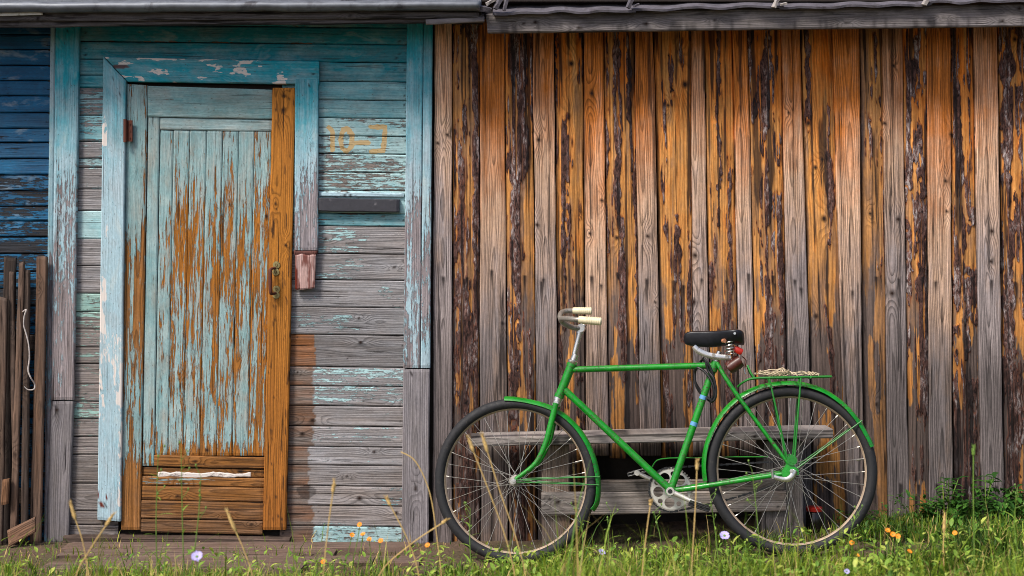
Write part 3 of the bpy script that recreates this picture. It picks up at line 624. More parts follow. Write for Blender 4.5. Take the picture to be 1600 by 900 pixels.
# letter slot and strip
board('slot_strip', house, HQ(499, 631, 300, 301.5, 306.5, 308), -0.014, 0.013, W_CASE, paint=1.1, fade=1.3, grey=.4, tone=1.1, stain=lambda c: .9 * sst(.66, .7, fbm(c['u'] * 90, c['v'] * 90, 915)), dv=.003)
board('letter_slot', house, HQ(497, 624, 308.5, 311, 330, 332), -0.032, 0.031, M_SLOT, edge=.003, ef=12, bev=.006, dv=.004)
# rear body and threshold
x0, x1 = P(72, 0).x, P(676, 0).x
mb = MB()
mb.box(((x0 + x1) / 2, 0.05, 1.15), (x1 - x0, 0.04, 2.6)); mb.box((x0 + .03, 1.6, 1.15), (0.05, 3.0, 2.4)); mb.box((x1 - .03, 1.6, 1.15), (0.05, 3.0, 2.4))
o = mb.build('backing_wall', M_DARK, house, False); o.location = -house.location
board('threshold', house, HQ(98, 452, 838, 842, 862, 864), -0.055, 0.10, W_PATH, grey=.55, tone=.6, nk=1, edge=.003)
# door
dl = P(310, 830, 0.0)
door = board('door', house, VQ(199, 440, 132, 190, 428, 829), 0.014, 0.025, M_DARK, origin=(dl.x, 0.014, dl.z))
tag(door, 'plank door with turquoise paint flaking off orange wood')
def dpaint(base, off=0.0):
    return lambda c: base + .26 * sst(350, 230, c['py']) - .06 * sst(300, 400, c['py']) * sst(560, 420, c['py']) + .04 * sst(560, 640, c['py']) - .30 * sst(685, 712, c['py'] + 20 * jit(c, 2, 3, 60)) + jit(c, .75, 2.2, 46)
PT = [250, 271, 296.5, 323, 348, 373, 397.5, 425]; PBt = [241.5, 262.5, 286, 312, 338, 362.5, 387, 414]
BASE = [.70, .58, .60, .54, .53, .54, .46]
for k in range(7):
    board('plank', door, VQ(PT[k], PT[k + 1], 203, PBt[k], PBt[k + 1], 712, 204), -0.004 - .001 * (k % 2), 0.017, W_DOOR, gap=.0022, paint=dpaint(BASE[k]), fade=.55, grey=lambda c: .12 + .3 * sst(300, 220, c['py']) + .15 * sst(400, 640, c['py']) + jit(c, .5), nk=1, tone=1.0, spacing=.005)
board('stile', door, VQ(198, 230, 131, 189, 219, 828, 133), -0.016, 0.028, W_DOOR, paint=lambda c: .80 - .42 * sst(300, 430, c['py']) + .18 * sst(500, 600, c['py']) - .7 * sst(700, 790, c['py']) + jit(c, .6, 2, 30) - .25 * sst(.65, 1, c['t']) * (c['py'] < 400), fade=.5, grey=.5, nk=1, tone=.92)
board('inner_stile', door, VQ(231.5, 249, 181, 222, 240.5, 728), -0.008, 0.02, W_DOOR, paint=lambda c: .92 - .3 * sst(600, 680, c['py']) + jit(c, .3), fade=.6, grey=.4, nk=0, tone=1.0)
board('rail', door, HQ(230.5, 425, 134, 140, 182, 186), -0.017, 0.028, W_DOOR, paint=lambda c: .95 + jit(c, .3), fade=.35, grey=.6, tone=.95, nk=1, spacing=.005)
board('inner_rail', door, HQ(250, 425, 183.5, 187, 202, 205), -0.009, 0.02, W_DOOR, paint=lambda c: .97 + jit(c, .25), fade=.8, grey=.5, tone=1.02, nk=0)
for (ya, yb, y, p, tn, gv) in [(713, 731, -.010, -.2, .8, .45), (732, 745, -.004, -.1, .62, .5), (745.5, 760, -.010, .36, .85, .45), (760.5, 783, -.011, -.3, .8, .5), (783.5, 812, -.013, -.3, .74, .6), (812.5, 834, -.012, -.3, .62, .7)]:
    board('rail', door, HQ(240.5 if ya < 720 else lp(ya, 731, 221.5, 834, 219), lp(ya, 713, 413, 834, 409), ya - 2, ya + 2, yb - 2, yb + 2), y, .024, W_DOOR, paint=lambda c, p=p: p + jit(c, .5, 2, 20) - .6 * sst(.55, .7, c['s']), fade=.8, grey=gv, tone=tn, nk=1, gap=.002, stain=lambda c: .6 * sst(.60, .68, fbm(c['u'] * 5, c['v'] * 120, c['seed'])))
board('paint_strip', door, HQ(246, 392, 738, 739, 745, 746), -.0085, .006, W_CASE, paint=-1, prim=lambda c: .62 + .5 * (fbm(c['u'] * 12, c['v'] * 50, 991) - .4), grey=.5, tone=.9, edge=.010, ef=16, du=.005, dv=.0035)
board('closing_board', door, VQ(425.5, 461, 137, 410.5, 446.5, 828), -0.030, 0.027, W_ORANGE, grey=lambda c: .12 + .5 * jit(c, 1, 1.5, 8) + .25 * sst(500, 800, c['py']), knots=((.10, .05, .013),), nk=3, tone=.92, spacing=.008,
      stain=lambda c: np.clip(nailset(c, n=3) + .8 * (sst(.70, .74, fbm(c['u'] * 14, c['v'] * 110, 921))), 0, .9))
# hinge and handle
def at_parent(o, par):
    p = par; t = Vector((0, 0, 0))
    while p is not None: t = t + p.location; p = p.parent
    o.location = -t; return o
mb = MB(); a = P(203, 205, -.02)
mb.box((a.x, -.034, a.z), (.030, .006, .092)); mb.tube([(P(196, 0, -.04).x, -.044, a.z - .05), (P(196, 0, -.04).x, -.044, a.z + .05)], .008, 10)
for dz in (-.03, .0, .03): mb.tube([(a.x + .005, -.036, a.z + dz), (a.x + .005, -.040, a.z + dz)], .004, 8)
at_parent(mb.build('hinge', M_RUST, door), door)
mb = MB()
for (cx, cy) in [(432, 414), (431, 425), (432, 452), (431.5, 461)]:
    a = P(cx, cy, -.031); n = 8
    mb.lathe([(.0165, 0), (.0155, -.0035), (.006, -.004), (.0055, -.0015), (.0105, -.001), (.0115, 0)], 12, c=(a.x, -.0305, a.z))
    mb.tube([(a.x, -.030, a.z), (a.x, -.037, a.z)], .004, 8)
hd = at_parent(mb.build('handle', M_BRASS, door), door)
mb = MB(); pts = [P(430, 419, -.033), P(424, 420, -.055), P(422, 424, -.066), P(422.5, 440, -.068), P(423, 456, -.066), P(425, 459, -.055), P(431, 458, -.033)]
mb.tube(pts, [.005, .006, .008, .009, .008, .006, .005], 10, smooth_n=5)
gr = mb.build('grip', M_RUST, hd); gr.location = (0, 0, 0)
# eave of the house: zinc edge over layered grey boards
EY = -0.24
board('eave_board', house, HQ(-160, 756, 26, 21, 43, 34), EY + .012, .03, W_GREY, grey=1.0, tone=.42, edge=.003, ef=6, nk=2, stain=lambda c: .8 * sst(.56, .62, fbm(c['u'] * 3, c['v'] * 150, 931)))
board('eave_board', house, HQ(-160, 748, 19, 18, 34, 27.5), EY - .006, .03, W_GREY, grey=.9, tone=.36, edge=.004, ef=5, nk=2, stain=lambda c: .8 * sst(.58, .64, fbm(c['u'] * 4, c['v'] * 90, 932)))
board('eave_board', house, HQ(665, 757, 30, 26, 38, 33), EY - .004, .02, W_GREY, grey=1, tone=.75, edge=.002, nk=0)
board('roof_edge', house, HQ(-160, 750, 3, 1, 19, 14), EY - .045, .06, M_TIN, edge=.004, ef=6, bev=.004, cup=.014, smooth=True, dv=.004)
board('roof_edge', house, HQ(-160, 745, -6, -7, 3.5, 1.5), EY - .02, .03, M_WHITE, edge=.004, ef=14, bev=.003)
board('tin_flashing', house, HQ(-160, 66, 25, 18, 29, 23), EY - .02, .01, M_WHITE, edge=.001, bev=.001, dv=.003)
xa, xb = P(-160, 0, EY).x, P(752, 0, EY).x; zt = P(0, 0, EY).z
mb = MB(); sl = math.tan(math.radians(9)); pr = [(EY - .03, zt - .005), (2.6, zt + 2.85 * sl), (2.6, zt + 2.85 * sl - .03), (EY - .03, zt - .03)]
mb.add([(xa, y, z) for y, z in pr] + [(xb, y, z) for y, z in pr], [(0, 1, 2, 3), (7, 6, 5, 4), (0, 4, 5, 1), (1, 5, 6, 2), (2, 6, 7, 3), (3, 7, 4, 0)])
at_parent(mb.build('roof', M_TIN, house, False), house)
mb = MB().box(((xa + xb) / 2, EY / 2 + .02, zt - .05), (xb - xa, -EY + .03, .02)); at_parent(mb.build('soffit', M_DARK, house, False), house)

# ------------------------------------------------------------------ blue house at the side
blue = root_at('blue_house', 0, .1, 0); tag(blue, 'dark blue weatherboard house wall behind the picket fence', 'house')
BJ = [30, 54, 77, 102, 126, 150, 176, 200, 223, 248, 273, 298, 322, 345, 370, 396, 424, 450, 478, 506, 534, 562, 590, 620, 650, 680, 710, 740, 770, 800, 845]
for k in range(len(BJ) - 1):
    ya, yb = BJ[k], BJ[k + 1]; p = .80 if ya < 260 else .56 - .05 * (k % 3)
    board('siding_board', blue, HQ(-170, 84, ya, ya, yb, yb), .03, .022, W_BLUE, gap=.004, edge=.0025, ef=9, paint=lambda c, p=p: p + jit(c, .55, 4, 30), fade=.25 if ya < 300 else .55, grey=.5, tone=.9 * (.8 + .4 * R.random()), nk=0, cup=0,
          relief=lambda c, at: .006 * c['t'])
x0, x1 = P(-175, 0).x, P(76, 0).x
mb = MB().box(((x0 + x1) / 2, .085, 1.15), (x1 - x0, .05, 2.5)).box((x0, 1.6, 1.15), (.05, 3, 2.4)); at_parent(mb.build('backing_wall', M_DARK, blue, False), blue)

# ------------------------------------------------------------------ picket fence
fence = root_at('picket_fence', 35, -.08, 0); tag(fence, 'old leaning picket fence of rough brown pales against blue wall', 'fence')
for k, (a, b, yt, c2, d, y, tn, gv) in enumerate([(57, 73, 400, 46, 63, -.06, .8, .5), (37, 46, 420, 32, 42, -.085, .6, .8), (29, 37.5, 411, 14, 24, -.095, .95, .6), (6, 24, 402, 1, 14, -.05, .4, .9), (13, 21, 425, 21, 28, -.08, .8, .7), (-3, 10, 463, -8, 3, -.10, .85, .7), (-24, -8, 420, -28, -12, -.07, .8, .5), (-48, -32, 430, -52, -36, -.07, .8, .5), (-74, -58, 415, -78, -62, -.07, .8, .5), (-100, -84, 425, -104, -88, -.07, .8, .5)]):
    board('pale', fence, VQ(a, b, yt, c2, d, 850, yt + R.uniform(-3, 4)), y, .018, W_PICK, grey=lambda c, gv=gv: gv + jit(c, .6, 2, 20), tone=tn, edge=.003, ef=4, ends=.006, dv=.004, nk=1)
board('rail', fence, HQ(-110, 56, 520, 524, 545, 548), -.035, .03, W_PICK, grey=.8, tone=.5)
board('rail', fence, HQ(-110, 60, 760, 764, 786, 788), -.035, .03, W_PICK, grey=.8, tone=.5)
board('pale', fence, ((3, 750), (14, 748), (1, 790), (11, 788)), -.125, .02, W_PICK, grey=.1, tone=.75, nk=0)
lo = board('loose_board', None, ((11, 829), (13, 856), (54, 808), (54, 832)), -.135, .02, W_PICK, grey=.3, tone=.9, nk=0)
tag(lo, 'short brown board leaning at the foot of the picket fence', 'board')
mb = MB(); pts = [P(36, 487, -.11), P(41, 484, -.122), P(38, 494, -.125), P(37, 508, -.122), P(41, 522, -.12), P(45, 540, -.12), P(46, 560, -.12), P(44, 578, -.12), P(48, 590, -.118), P(54, 600, -.10), P(53, 608, -.10), P(44, 609, -.112), P(38, 604, -.118)]
mb.tube([tuple(p) for p in pts], [.0036, .003, .003, .0026, .003, .0026, .003, .0034, .0032, .003, .0028, .0026, .0016], 6, smooth_n=6)
tag(mb.build('rope', M_WROPE), 'white frayed cord hanging from a picket fence pale', 'rope')

# ------------------------------------------------------------------ bench along the shed
bench = root_at('bench', 1010, -.2, .05); tag(bench, 'low grey plank bench against the shed behind the bicycle', 'bench')
def slab(name, parent, px0, px1, py0, py1, yf, depth, th, mat, **kw):
    """thick flat plank: front edge as a board, solid behind it"""
    return board(name, parent, HQ(px0, px1, py0, py1, py0 + th, py1 + th), yf, depth, mat, **kw)
slab('seat_plank', bench, 735, 1302, 684, 671, -.33, .15, 14, W_GREY, grey=.6, tone=1.0, edge=.002, ef=3, nk=2, dv=.004, stain=lambda c: .7 * sst(.58, .64, fbm(c['u'] * 3, c['v'] * 200, 941)))
slab('seat_plank', bench, 744, 1290, 682.5, 670, -.172, .14, 12, W_GREY, grey=.6, tone=.95, edge=.002, ef=3, nk=2, dv=.004)
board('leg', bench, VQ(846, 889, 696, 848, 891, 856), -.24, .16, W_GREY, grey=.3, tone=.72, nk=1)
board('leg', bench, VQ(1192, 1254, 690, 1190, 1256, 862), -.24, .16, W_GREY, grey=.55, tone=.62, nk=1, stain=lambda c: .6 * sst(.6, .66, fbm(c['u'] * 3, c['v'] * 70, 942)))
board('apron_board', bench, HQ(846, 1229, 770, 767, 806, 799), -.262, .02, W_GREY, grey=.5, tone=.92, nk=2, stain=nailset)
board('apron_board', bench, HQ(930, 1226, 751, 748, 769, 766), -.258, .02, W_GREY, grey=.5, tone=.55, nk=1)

# ------------------------------------------------------------------ bicycle
FH = P(805, 751, -.40); RH = P(1236, 735, -.55)
ex = (RH - FH).normalized(); ey0 = Vector((0, 0, 1)).cross(ex).normalized(); ez0 = ex.cross(ey0)
LEAN = math.radians(6.0)
ez = (ez0 * math.cos(LEAN) + ey0 * math.sin(LEAN)).normalized(); ey = ez.cross(ex).normalized()
WR = 0.3335
org = (FH + RH) / 2 - ez * WR
BM = Matrix((ex, ey, ez)).transposed().to_4x4(); BM.translation = org
BI = BM.inverted()
bike = empty('bicycle'); bike.matrix_world = BM
tag(bike, 'old green bicycle with black saddle leaning on the shed wall', 'bicycle')
CAMP = Vector((0, -D, H))
def bl(px, py, c=0.0):
    a = BI @ CAMP; b = BI @ P(px, py, 0.0); d = b - a
    return a + d * ((c - a.y) / d.y)
Fh, Rh = BI @ FH, BI @ RH

def circ(r, y0, r0, n=14, sq=1.0): return [(r0 + r * math.cos(2 * math.pi * k / n), y0 + r * sq * math.sin(2 * math.pi * k / n)) for k in range(n)]
tyre_me = MB().lathe(circ(.021, 0, WR - .021, 16), 216, mod=lambda i, j: (.0016 if (i % 2 and j in (1, 2, 14, 15)) else 0.0) + (.001 if j == 0 else 0)).mesh('tyre', True, 50)
rim_me = MB().lathe([(.297, -.011), (.301, -.0125), (.306, -.0125), (.3045, -.010), (.298, -.006), (.292, -.004), (.288, 0), (.292, .004), (.298, .006), (.3045, .010), (.306, .0125), (.301, .0125), (.297, .011), (.289, .0045), (.286, 0), (.289, -.0045)], 120).mesh('rim', True, 50)
def spoke_mesh(side, cross, rear):
    mb = MB(); ha = cross * math.radians(62); rf = .026 if rear else .019; yf = .031 * side
    a = Vector((rf * math.cos(ha), yf, rf * math.sin(ha))); b = Vector((.287, .002 * side, 0))
    mb.tube([a, b], .00105, 5); t = (a - b).normalized(); mb.tube([b, b + t * .012], .0021, 6)
    return mb.mesh('spoke', True)
def wheel(name, hub, rear, rot):
    w = empty(name, hub, bike); w.rotation_euler = (0, rot, 0)
    link('tyre', tyre_me, M_TYRE, w)
    rm = rim_me if not rear else rim_me.copy()
    link('rim', rm, M_RIMR if rear else M_RIMF, w)
    mb = MB(); fr = .028 if rear else .021
    pf = [(.0, -.055), (.006, -.055), (.006, -.045), (.011, -.043), (.012, -.034), (fr, -.032), (fr, -.029), (.016, -.027), (.015, .027), (fr, .029), (fr, .032), (.012, .034), (.011, .043), (.006, .045), (.006, .055), (.0, .055)]
    mb.lathe(pf, 24, closed_prof=False); mb.build('hub', M_STEEL, w)
    k = 0
    for side in (-1, 1):
        for cr in (-1, 1):
            me = spoke_mesh(side, cr, rear); me.materials.append(M_SPOKE)
            for i in range(9):
                o = bpy.data.objects.new('spoke', me); COL.objects.link(o); o.parent = w
                o.rotation_euler = (0, -(i * 2 * math.pi / 9 + (0 if side < 0 else math.pi / 18) + (0 if cr < 0 else math.pi / 9)), 0)
    mb = MB(); mb.tube([(.26, 0, .0), (.288, 0, 0)], .0035, 8); mb.tube([(.258, 0, 0), (.268, 0, 0)], .0045, 8); o = mb.build('valve', M_STEEL, w); o.rotation_euler = (0, -.35, 0)
    return w
wheel('front_wheel', Fh, False, .1); wheel('rear_wheel', Rh, True, .23)

# frame
bb = bl(1048, 766); st = bl(1117, 569); ht = bl(893, 571); hb = bl(874, 619)
sta = (st - bb).normalized(); hta = (ht - hb).normalized()
mb = MB(); mb.tube([hb - hta * .004, ht + hta * .006], .0185, 16)
mb.tube([hb - hta * .006, hb + hta * .008], .0205, 16); mb.tube([ht - hta * .006, ht + hta * .008], .0205, 16)
frame = mb.build('frame', M_GREEN, bike)
for sd in (-1, 1):      # dropouts
    a = Rh + Vector((0, sd * .058, 0)); n = Vector((0, sd, 0))
    prof = [(-.052, -.016), (-.030, .014), (-.012, .040), (.006, .036), (.014, .016), (.026, .008), (.026, -.014), (.006, -.016), (-.010, -.018), (-.03, -.022)]
    mb = MB(); vs = [a + Vector((x, dy, z)) for dy in (-.003, .003) for x, z in prof]; m = len(prof)
    mb.add(vs, [tuple(range(m)), tuple(range(m, 2 * m))[::-1]] + [(i, (i + 1) % m, m + (i + 1) % m, m + i) for i in range(m)])
    mb.build('dropout', M_GREEN, frame)
MB().tube([bb + Vector((0, -.034, 0)), bb + Vector((0, .034, 0))], .0205, 16).build('bottom_bracket', M_GREEN, frame)
MB().tube([st - sta * .03, st + sta * .012], .0178, 14).build('seat_lug', M_GREEN, frame)
MB().tube([bl(894, 577.5), bl(1114, 571)], .0132, 16).build('top_tube', M_GREEN, frame)
MB().tube([bl(879, 606), bl(1044, 762)], .0148, 16).build('down_tube', M_GREEN, frame)
MB().tube([st, bb], .0146, 16).build('seat_tube', M_GREEN, frame)
for sd in (-1, 1):
    y = sd * .058
    MB().tube([st + Vector((.008, sd * .016, .004)), bl(1150, 615, 0) + Vector((0, sd * .038, 0)), Rh + Vector((-.012, y, .030))], [.0085, .0085, .0065], 12, smooth_n=6).build('seat_stay', M_GREEN, frame)
    MB().tube([bb + Vector((.015, sd * .022, 0)), bb + Vector((.12, sd * .040, .012)), Rh + Vector((-.04, y, -.010))], [.0105, .0105, .0085], 12, smooth_n=6, sq=(.8, 1)).build('chain_stay', M_GREEN, frame)
for (f_, rr_) in ((.735, .0152), (.525, .0152)):
    p = bb + (st - bb) * f_
    MB().tube([p - sta * .008, p + sta * .008], rr_, 16).build('decal_band', M_BLUEBAND, frame)
# headset, stem, bars
mb = MB(); mb.tube([ht + hta * .008, ht + hta * .012, ht + hta * .020, ht + hta * .024], [.019, .0215, .0215, .016], 16)
mb.tube([ht + hta * .02, ht + hta * .048], .0152, 14)
mb.build('headset', M_CHROME, bike)
stt = bl(908, 513); sa = (stt - ht).normalized()
mb = MB(); mb.tube([ht + sa * .02, stt - sa * .005], .0108, 14); mb.tube([stt - sa * .022, stt - sa * .012], .0145, 14)
mb.tube([stt - Vector((0, .024, 0)), stt + Vector((0, .024, 0))], .0165, 16); mb.tube([stt, stt + sa * .026], .007, 8)
mb.tube([stt + Vector((.012, -.012, .010)), stt + Vector((.020, .012, .014))], .006, 8)
mb.build('stem', M_CHROME, bike)
near = -.235; far = .215
g0, g1 = bl(940, 502.5, near), bl(904, 499.5, near); f0, f1 = bl(925, 486, far), bl(895, 485.5, far)
mb = MB()
pts = [g1 + (g0 - g1) * .5, g1, bl(889, 498, near + .03), bl(878, 498, near + .10), bl(879, 503, -.11), bl(893, 511, -.05), stt + Vector((-.004, 0, 0)), bl(893, 511, .05), bl(880, 505, .10), bl(875, 494, .14), bl(880, 487, far - .02), f1, f1 + (f0 - f1) * .5]
mb.tube(pts, .0108, 12, smooth_n=7)
bar = mb.build('handlebar', M_STEEL, bike)
for a, b in ((g0, g1), (f0, f1)):
    d = (b - a).normalized(); mb = MB(); L_ = (b - a).length
    mb.tube([a, a + d * .004, a + d * .010, a + d * (L_ - .006), a + d * L_], [.0125, .0165, .0155, .0148, .0135], 14)
    for k in range(6): q_ = a + d * (L_ * .12 + k * L_ * .1); mb.tube([q_, q_ + d * .0025], .0164, 14)
    mb.build('grip', M_CREAM, bar)
# fork
cr = bl(871, 629); fd = (hb - ht).normalized()
mb = MB(); mb.tube([hb + fd * .004, hb + fd * .018], .0195, 16); mb.tube([hb + fd * .018, cr + fd * .012], [.0175, .0185], 14); mb.tube([cr - Vector((0, .046, 0)) + fd * .008, cr + Vector((0, .046, 0)) + fd * .008], .0128, 12)
fork = mb.build('fork_crown', M_CHROME, bike)
for sd in (-1, 1):
    y = sd * .046
    pts = [cr + Vector((0, y, 0)) + fd * .002, bl(862, 665) + Vector((0, y, 0)), bl(854, 694) + Vector((0, y, 0)), bl(838, 724) + Vector((0, y * 1.05, 0)), Fh + Vector((.012, sd * .05, .010)), Fh + Vector((-.006, sd * .05, -.002))]
    MB().tube(pts, [.0125, .0125, .0118, .0098, .008, .008], 12, smooth_n=7, sq=(.85, 1)).build('fork_blade', M_GREEN, fork)
for hub_, nm in ((Fh, 'axle_nut'), (Rh, 'axle_nut')):
    mb = MB()
    for sd in (-1, 1):
        mb.tube([hub_ + Vector((0, sd * .053, 0)), hub_ + Vector((0, sd * .078, 0))], .005, 8); mb.tube([hub_ + Vector((0, sd * .060, 0)), hub_ + Vector((0, sd * .070, 0))], .0095, 6); mb.tube([hub_ + Vector((0, sd * .056, 0)), hub_ + Vector((0, sd * .060, 0))], .0125, 12)
    mb.build(nm, M_CHROME, bike, True, 30)
# mudguards
def guard(c, pts_px, hw, mat, name):
    """curved sheet strip along a path in the wheel plane, arched across"""
    pts = [bl(*p) for p in pts_px]; N = len(pts); P2 = []
    for i in range(N - 1):
        p0, p1, p2, p3 = pts[max(i - 1, 0)], pts[i], pts[i + 1], pts[min(i + 2, N - 1)]
        for k in range(8):
            t = k / 8; P2.append(0.5 * ((2 * p1) + (p2 - p0) * t + (2 * p0 - 5 * p1 + 4 * p2 - p3) * t * t + (3 * p1 - p0 - 3 * p2 + p3) * t ** 3))
    P2.append(pts[-1]); vs = []; m = 9; prof = []
    for j in range(m): a = -1 + 2 * j / (m - 1); prof.append((hw * math.sin(a * 1.35) / math.sin(1.35), -.017 * (1 - math.cos(a * 1.35)) / (1 - math.cos(1.35))))
    prof2 = prof + [(y * .95, r - .0016) for y, r in prof[::-1]]; m2 = len(prof2)
    for i, p in enumerate(P2):
        d = P2[min(i + 1, len(P2) - 1)] - P2[max(i - 1, 0)]; d.normalize(); r = Vector((d.z, 0, -d.x))
        if r.dot(p - c) < 0: r = -r
        for y, q in prof2: vs.append(p + r * q + Vector((0, y, 0)))
    fs = []
    for i in range(len(P2) - 1):
        for j in range(m2): j2 = (j + 1) % m2; fs.append((i * m2 + j, i * m2 + j2, (i + 1) * m2 + j2, (i + 1) * m2 + j))
    fs += [tuple(range(m2)), tuple(range((len(P2) - 1) * m2, len(P2) * m2))[::-1]]
    return MB().add(vs, fs).build(name, mat, bike, True, 60)
mgf = guard(Fh, [(789, 619), (806, 620), (830, 624), (858, 632), (882, 645), (904, 665), (921, 690), (932, 716), (938, 744), (939, 770), (936, 788), (929, 799)], .025, M_GREEN, 'mudguard')
mgr = guard(Rh, [(1098, 752), (1096, 728), (1099, 700), (1107, 676), (1119, 653), (1136, 632), (1158, 614), (1184, 602), (1212, 596), (1240, 595), (1268, 600), (1295, 611), (1322, 631), (1343, 655), (1357, 678), (1366, 696)], .028, M_GREEN, 'mudguard')
for pa, pb in (((806, 752), (936, 757)), ((810, 749), (938, 744))):
    for sd in (-1, 1): MB().tube([bl(*pa) + Vector((0, sd * .056, 0)), bl(*pb) + Vector((0, sd * .027, 0))], .0022, 6).build('stay', M_GREEND, mgf)
for pb in ((1346, 657),):
    for sd in (-1, 1): MB().tube([Rh + Vector((.02, sd * .064, .01)), bl(*pb) + Vector((0, sd * .028, 0))], .0026, 6).build('stay', M_GREEND, mgr)
# rack
mb = MB()
for sd in (-1, 1):
    y = sd * .062
    mb.tube([bl(1153, 604) + Vector((0, sd * .02, 0)), bl(1162, 597) + Vector((0, y * .9, 0)), bl(1178, 591.5) + Vector((0, y, 0)), bl(1230, 590) + Vector((0, y, 0)), bl(1297, 588.5) + Vector((0, y * .75, 0))], .0042, 8, smooth_n=5)
mb.tube([bl(1297, 588.5) + Vector((0, -.047, 0)), bl(1299, 588.5), bl(1297, 588.5) + Vector((0, .047, 0))], .0042, 8)
for x in (1190, 1215, 1240, 1265): mb.tube([bl(x, 590.5) + Vector((0, -.062, 0)), bl(x, 590.5) + Vector((0, .062, 0))], .0035, 8)
mb.tube([bl(1178, 591) + Vector((0, -.05, 0)), bl(1172, 582) + Vector((0, -.05, 0)), bl(1168, 572) + Vector((0, -.045, 0)), bl(1168, 572) + Vector((0, .045, 0)), bl(1172, 582) + Vector((0, .05, 0)), bl(1178, 591) + Vector((0, .05, 0))], .004, 8)
rack = mb.build('rack', M_GREEND, bike)
for (pa, pb) in (((1201, 591), (1229, 716)), ((1250, 591), (1240, 716))):
    for sd in (-1, 1): MB().tube([bl(*pa) + Vector((0, sd * .062, 0)), bl(*pb) + Vector((0, sd * .064, 0))], .0036, 8).build('strut', M_GREEND, rack)
for sd in (-1, 1):
    mb = MB(); a = bl(1236, 718) + Vector((0, sd * .066, 0)); mb.tube([a - Vector((0, .002, 0)), a + Vector((0, .002, 0))], .020, 16)
    for k in range(5): q_ = a + Vector((.011 * math.cos(k * 1.26), 0, .011 * math.sin(k * 1.26))); mb.tube([q_ - Vector((0, .004, 0)), q_ + Vector((0, .004, 0))], .003, 6)
    mb.build('strut_plate', M_GREEND, rack)
# chainring (far side), chain, guard
cy = .048
from mathutils.geometry import delaunay_2d_cdt
def plate(R0, holes, n0=72, th=.0018):
    pts, edges, loops = [], [], []
    def addc(cx, cz, r, n):
        o_ = len(pts)
        for k in range(n): pts.append(Vector((cx + r * math.cos(2 * math.pi * k / n), cz + r * math.sin(2 * math.pi * k / n))))
        edges.extend((o_ + k, o_ + (k + 1) % n) for k in range(n))
    addc(0, 0, R0, n0)
    for (cx, cz, r) in holes: addc(cx, cz, r, 24)
    v2, e2, f2 = delaunay_2d_cdt(pts, edges, [], 0, 1e-6)[:3]
    keep = []
    for f in f2:
        c = sum((v2[i] for i in f), Vector((0, 0))) / len(f)
        if all((c - Vector((h[0], h[1]))).length > h[2] * .985 for h in holes) and c.length < R0: keep.append(tuple(f))
    n = len(v2); cnt = {}
    for f in keep:
        for i in range(len(f)): e = (f[i], f[(i + 1) % len(f)]); cnt[e] = 1
    fs = [f for f in keep] + [tuple(i + n for i in f[::-1]) for f in keep] + [(b_, a_, a_ + n, b_ + n) for (a_, b_) in cnt if (b_, a_) not in cnt]
    return MB().add([(v.x, -th, v.y) for v in v2] + [(v.x, th, v.y) for v in v2], fs)
holes = []
for k in range(5):
    a = math.radians(-100 + 72 * k); holes.append((.0525 * math.cos(a), .0525 * math.sin(a), .0205)); b = a + math.pi / 5; holes.append((.064 * math.cos(b), .064 * math.sin(b), .0098))
mb = plate(.080, holes)
cr_o = mb.build('chainring', M_ALLOY, bike, True, 30); cr_o.location = bb + Vector((0, cy, 0))
mb = MB()
mb.lathe([(.0785, -.0014), (.084, -.0014), (.084, .0014), (.0785, .0014)], 92)
for k in range(46):
    a = 2 * math.pi * k / 46; M = Matrix.Rotation(-a, 4, 'Y')
    mb.box((.086, 0, 0), (.008, .003, .006), M)
o = mb.build('teeth', M_STEEL, cr_o, False); o['kind'] = 'stuff'
rs_c = Rh + Vector((0, cy, 0)); cc = bb + Vector((0, cy, 0)); r1, r2 = .0885, .036
mb = MB(); path = []
ang0 = math.radians(95)
for k in range(41):
    a = math.radians(88) + math.radians(184) * k / 40; path.append(cc + Vector((r1 * math.cos(a), 0, r1 * math.sin(a))))
for k in range(1, 16): path.append(path[40] + (rs_c + Vector((0, 0, -r2)) - path[40]) * (k / 16) + Vector((0, 0, -.012 * math.sin(math.pi * k / 16))))
for k in range(21):
    a = math.radians(-90 + 180 * k / 20); path.append(rs_c + Vector((r2 * math.cos(a), 0, r2 * math.sin(a))))
p_end, p_st = path[-1].copy(), path[0].copy()
for k in range(1, 16): path.append(p_end + (p_st - p_end) * (k / 16))
tot = 0; links = []; L_ = .0127; acc = 0
for i in range(len(path)):
    a, b = path[i], path[(i + 1) % len(path)]; d = (b - a).length; t = -acc
    while t + L_ <= d + 1e-9:
        t += L_; links.append((a + (b - a).normalized() * max(t - L_ / 2, 0), (b - a).normalized()))
    acc = d - t
for i, (p, d) in enumerate(links):
    M = Matrix.Translation(p) @ Vector((1, 0, 0)).rotation_difference(d).to_matrix().to_4x4()
    mb.box((0, 0, 0), (.0128, .008 if i % 2 else .0055, .0085 if i % 2 else .006), M)
o = mb.build('chain', M_BLACK, bike, False); o['kind'] = 'stuff'
mb = MB(); pts = [bl(1019, 730, .06), bl(1026, 720, .06), bl(1040, 716.5, .06), bl(1065, 715.5, .06), bl(1100, 715, .06), bl(1150, 714, .06), bl(1200, 714, .06)]
mb.tube(pts, .012, 10, smooth_n=6, sq=(1.25, .25)); mb.build('chain_guard', M_GREEND, bike)
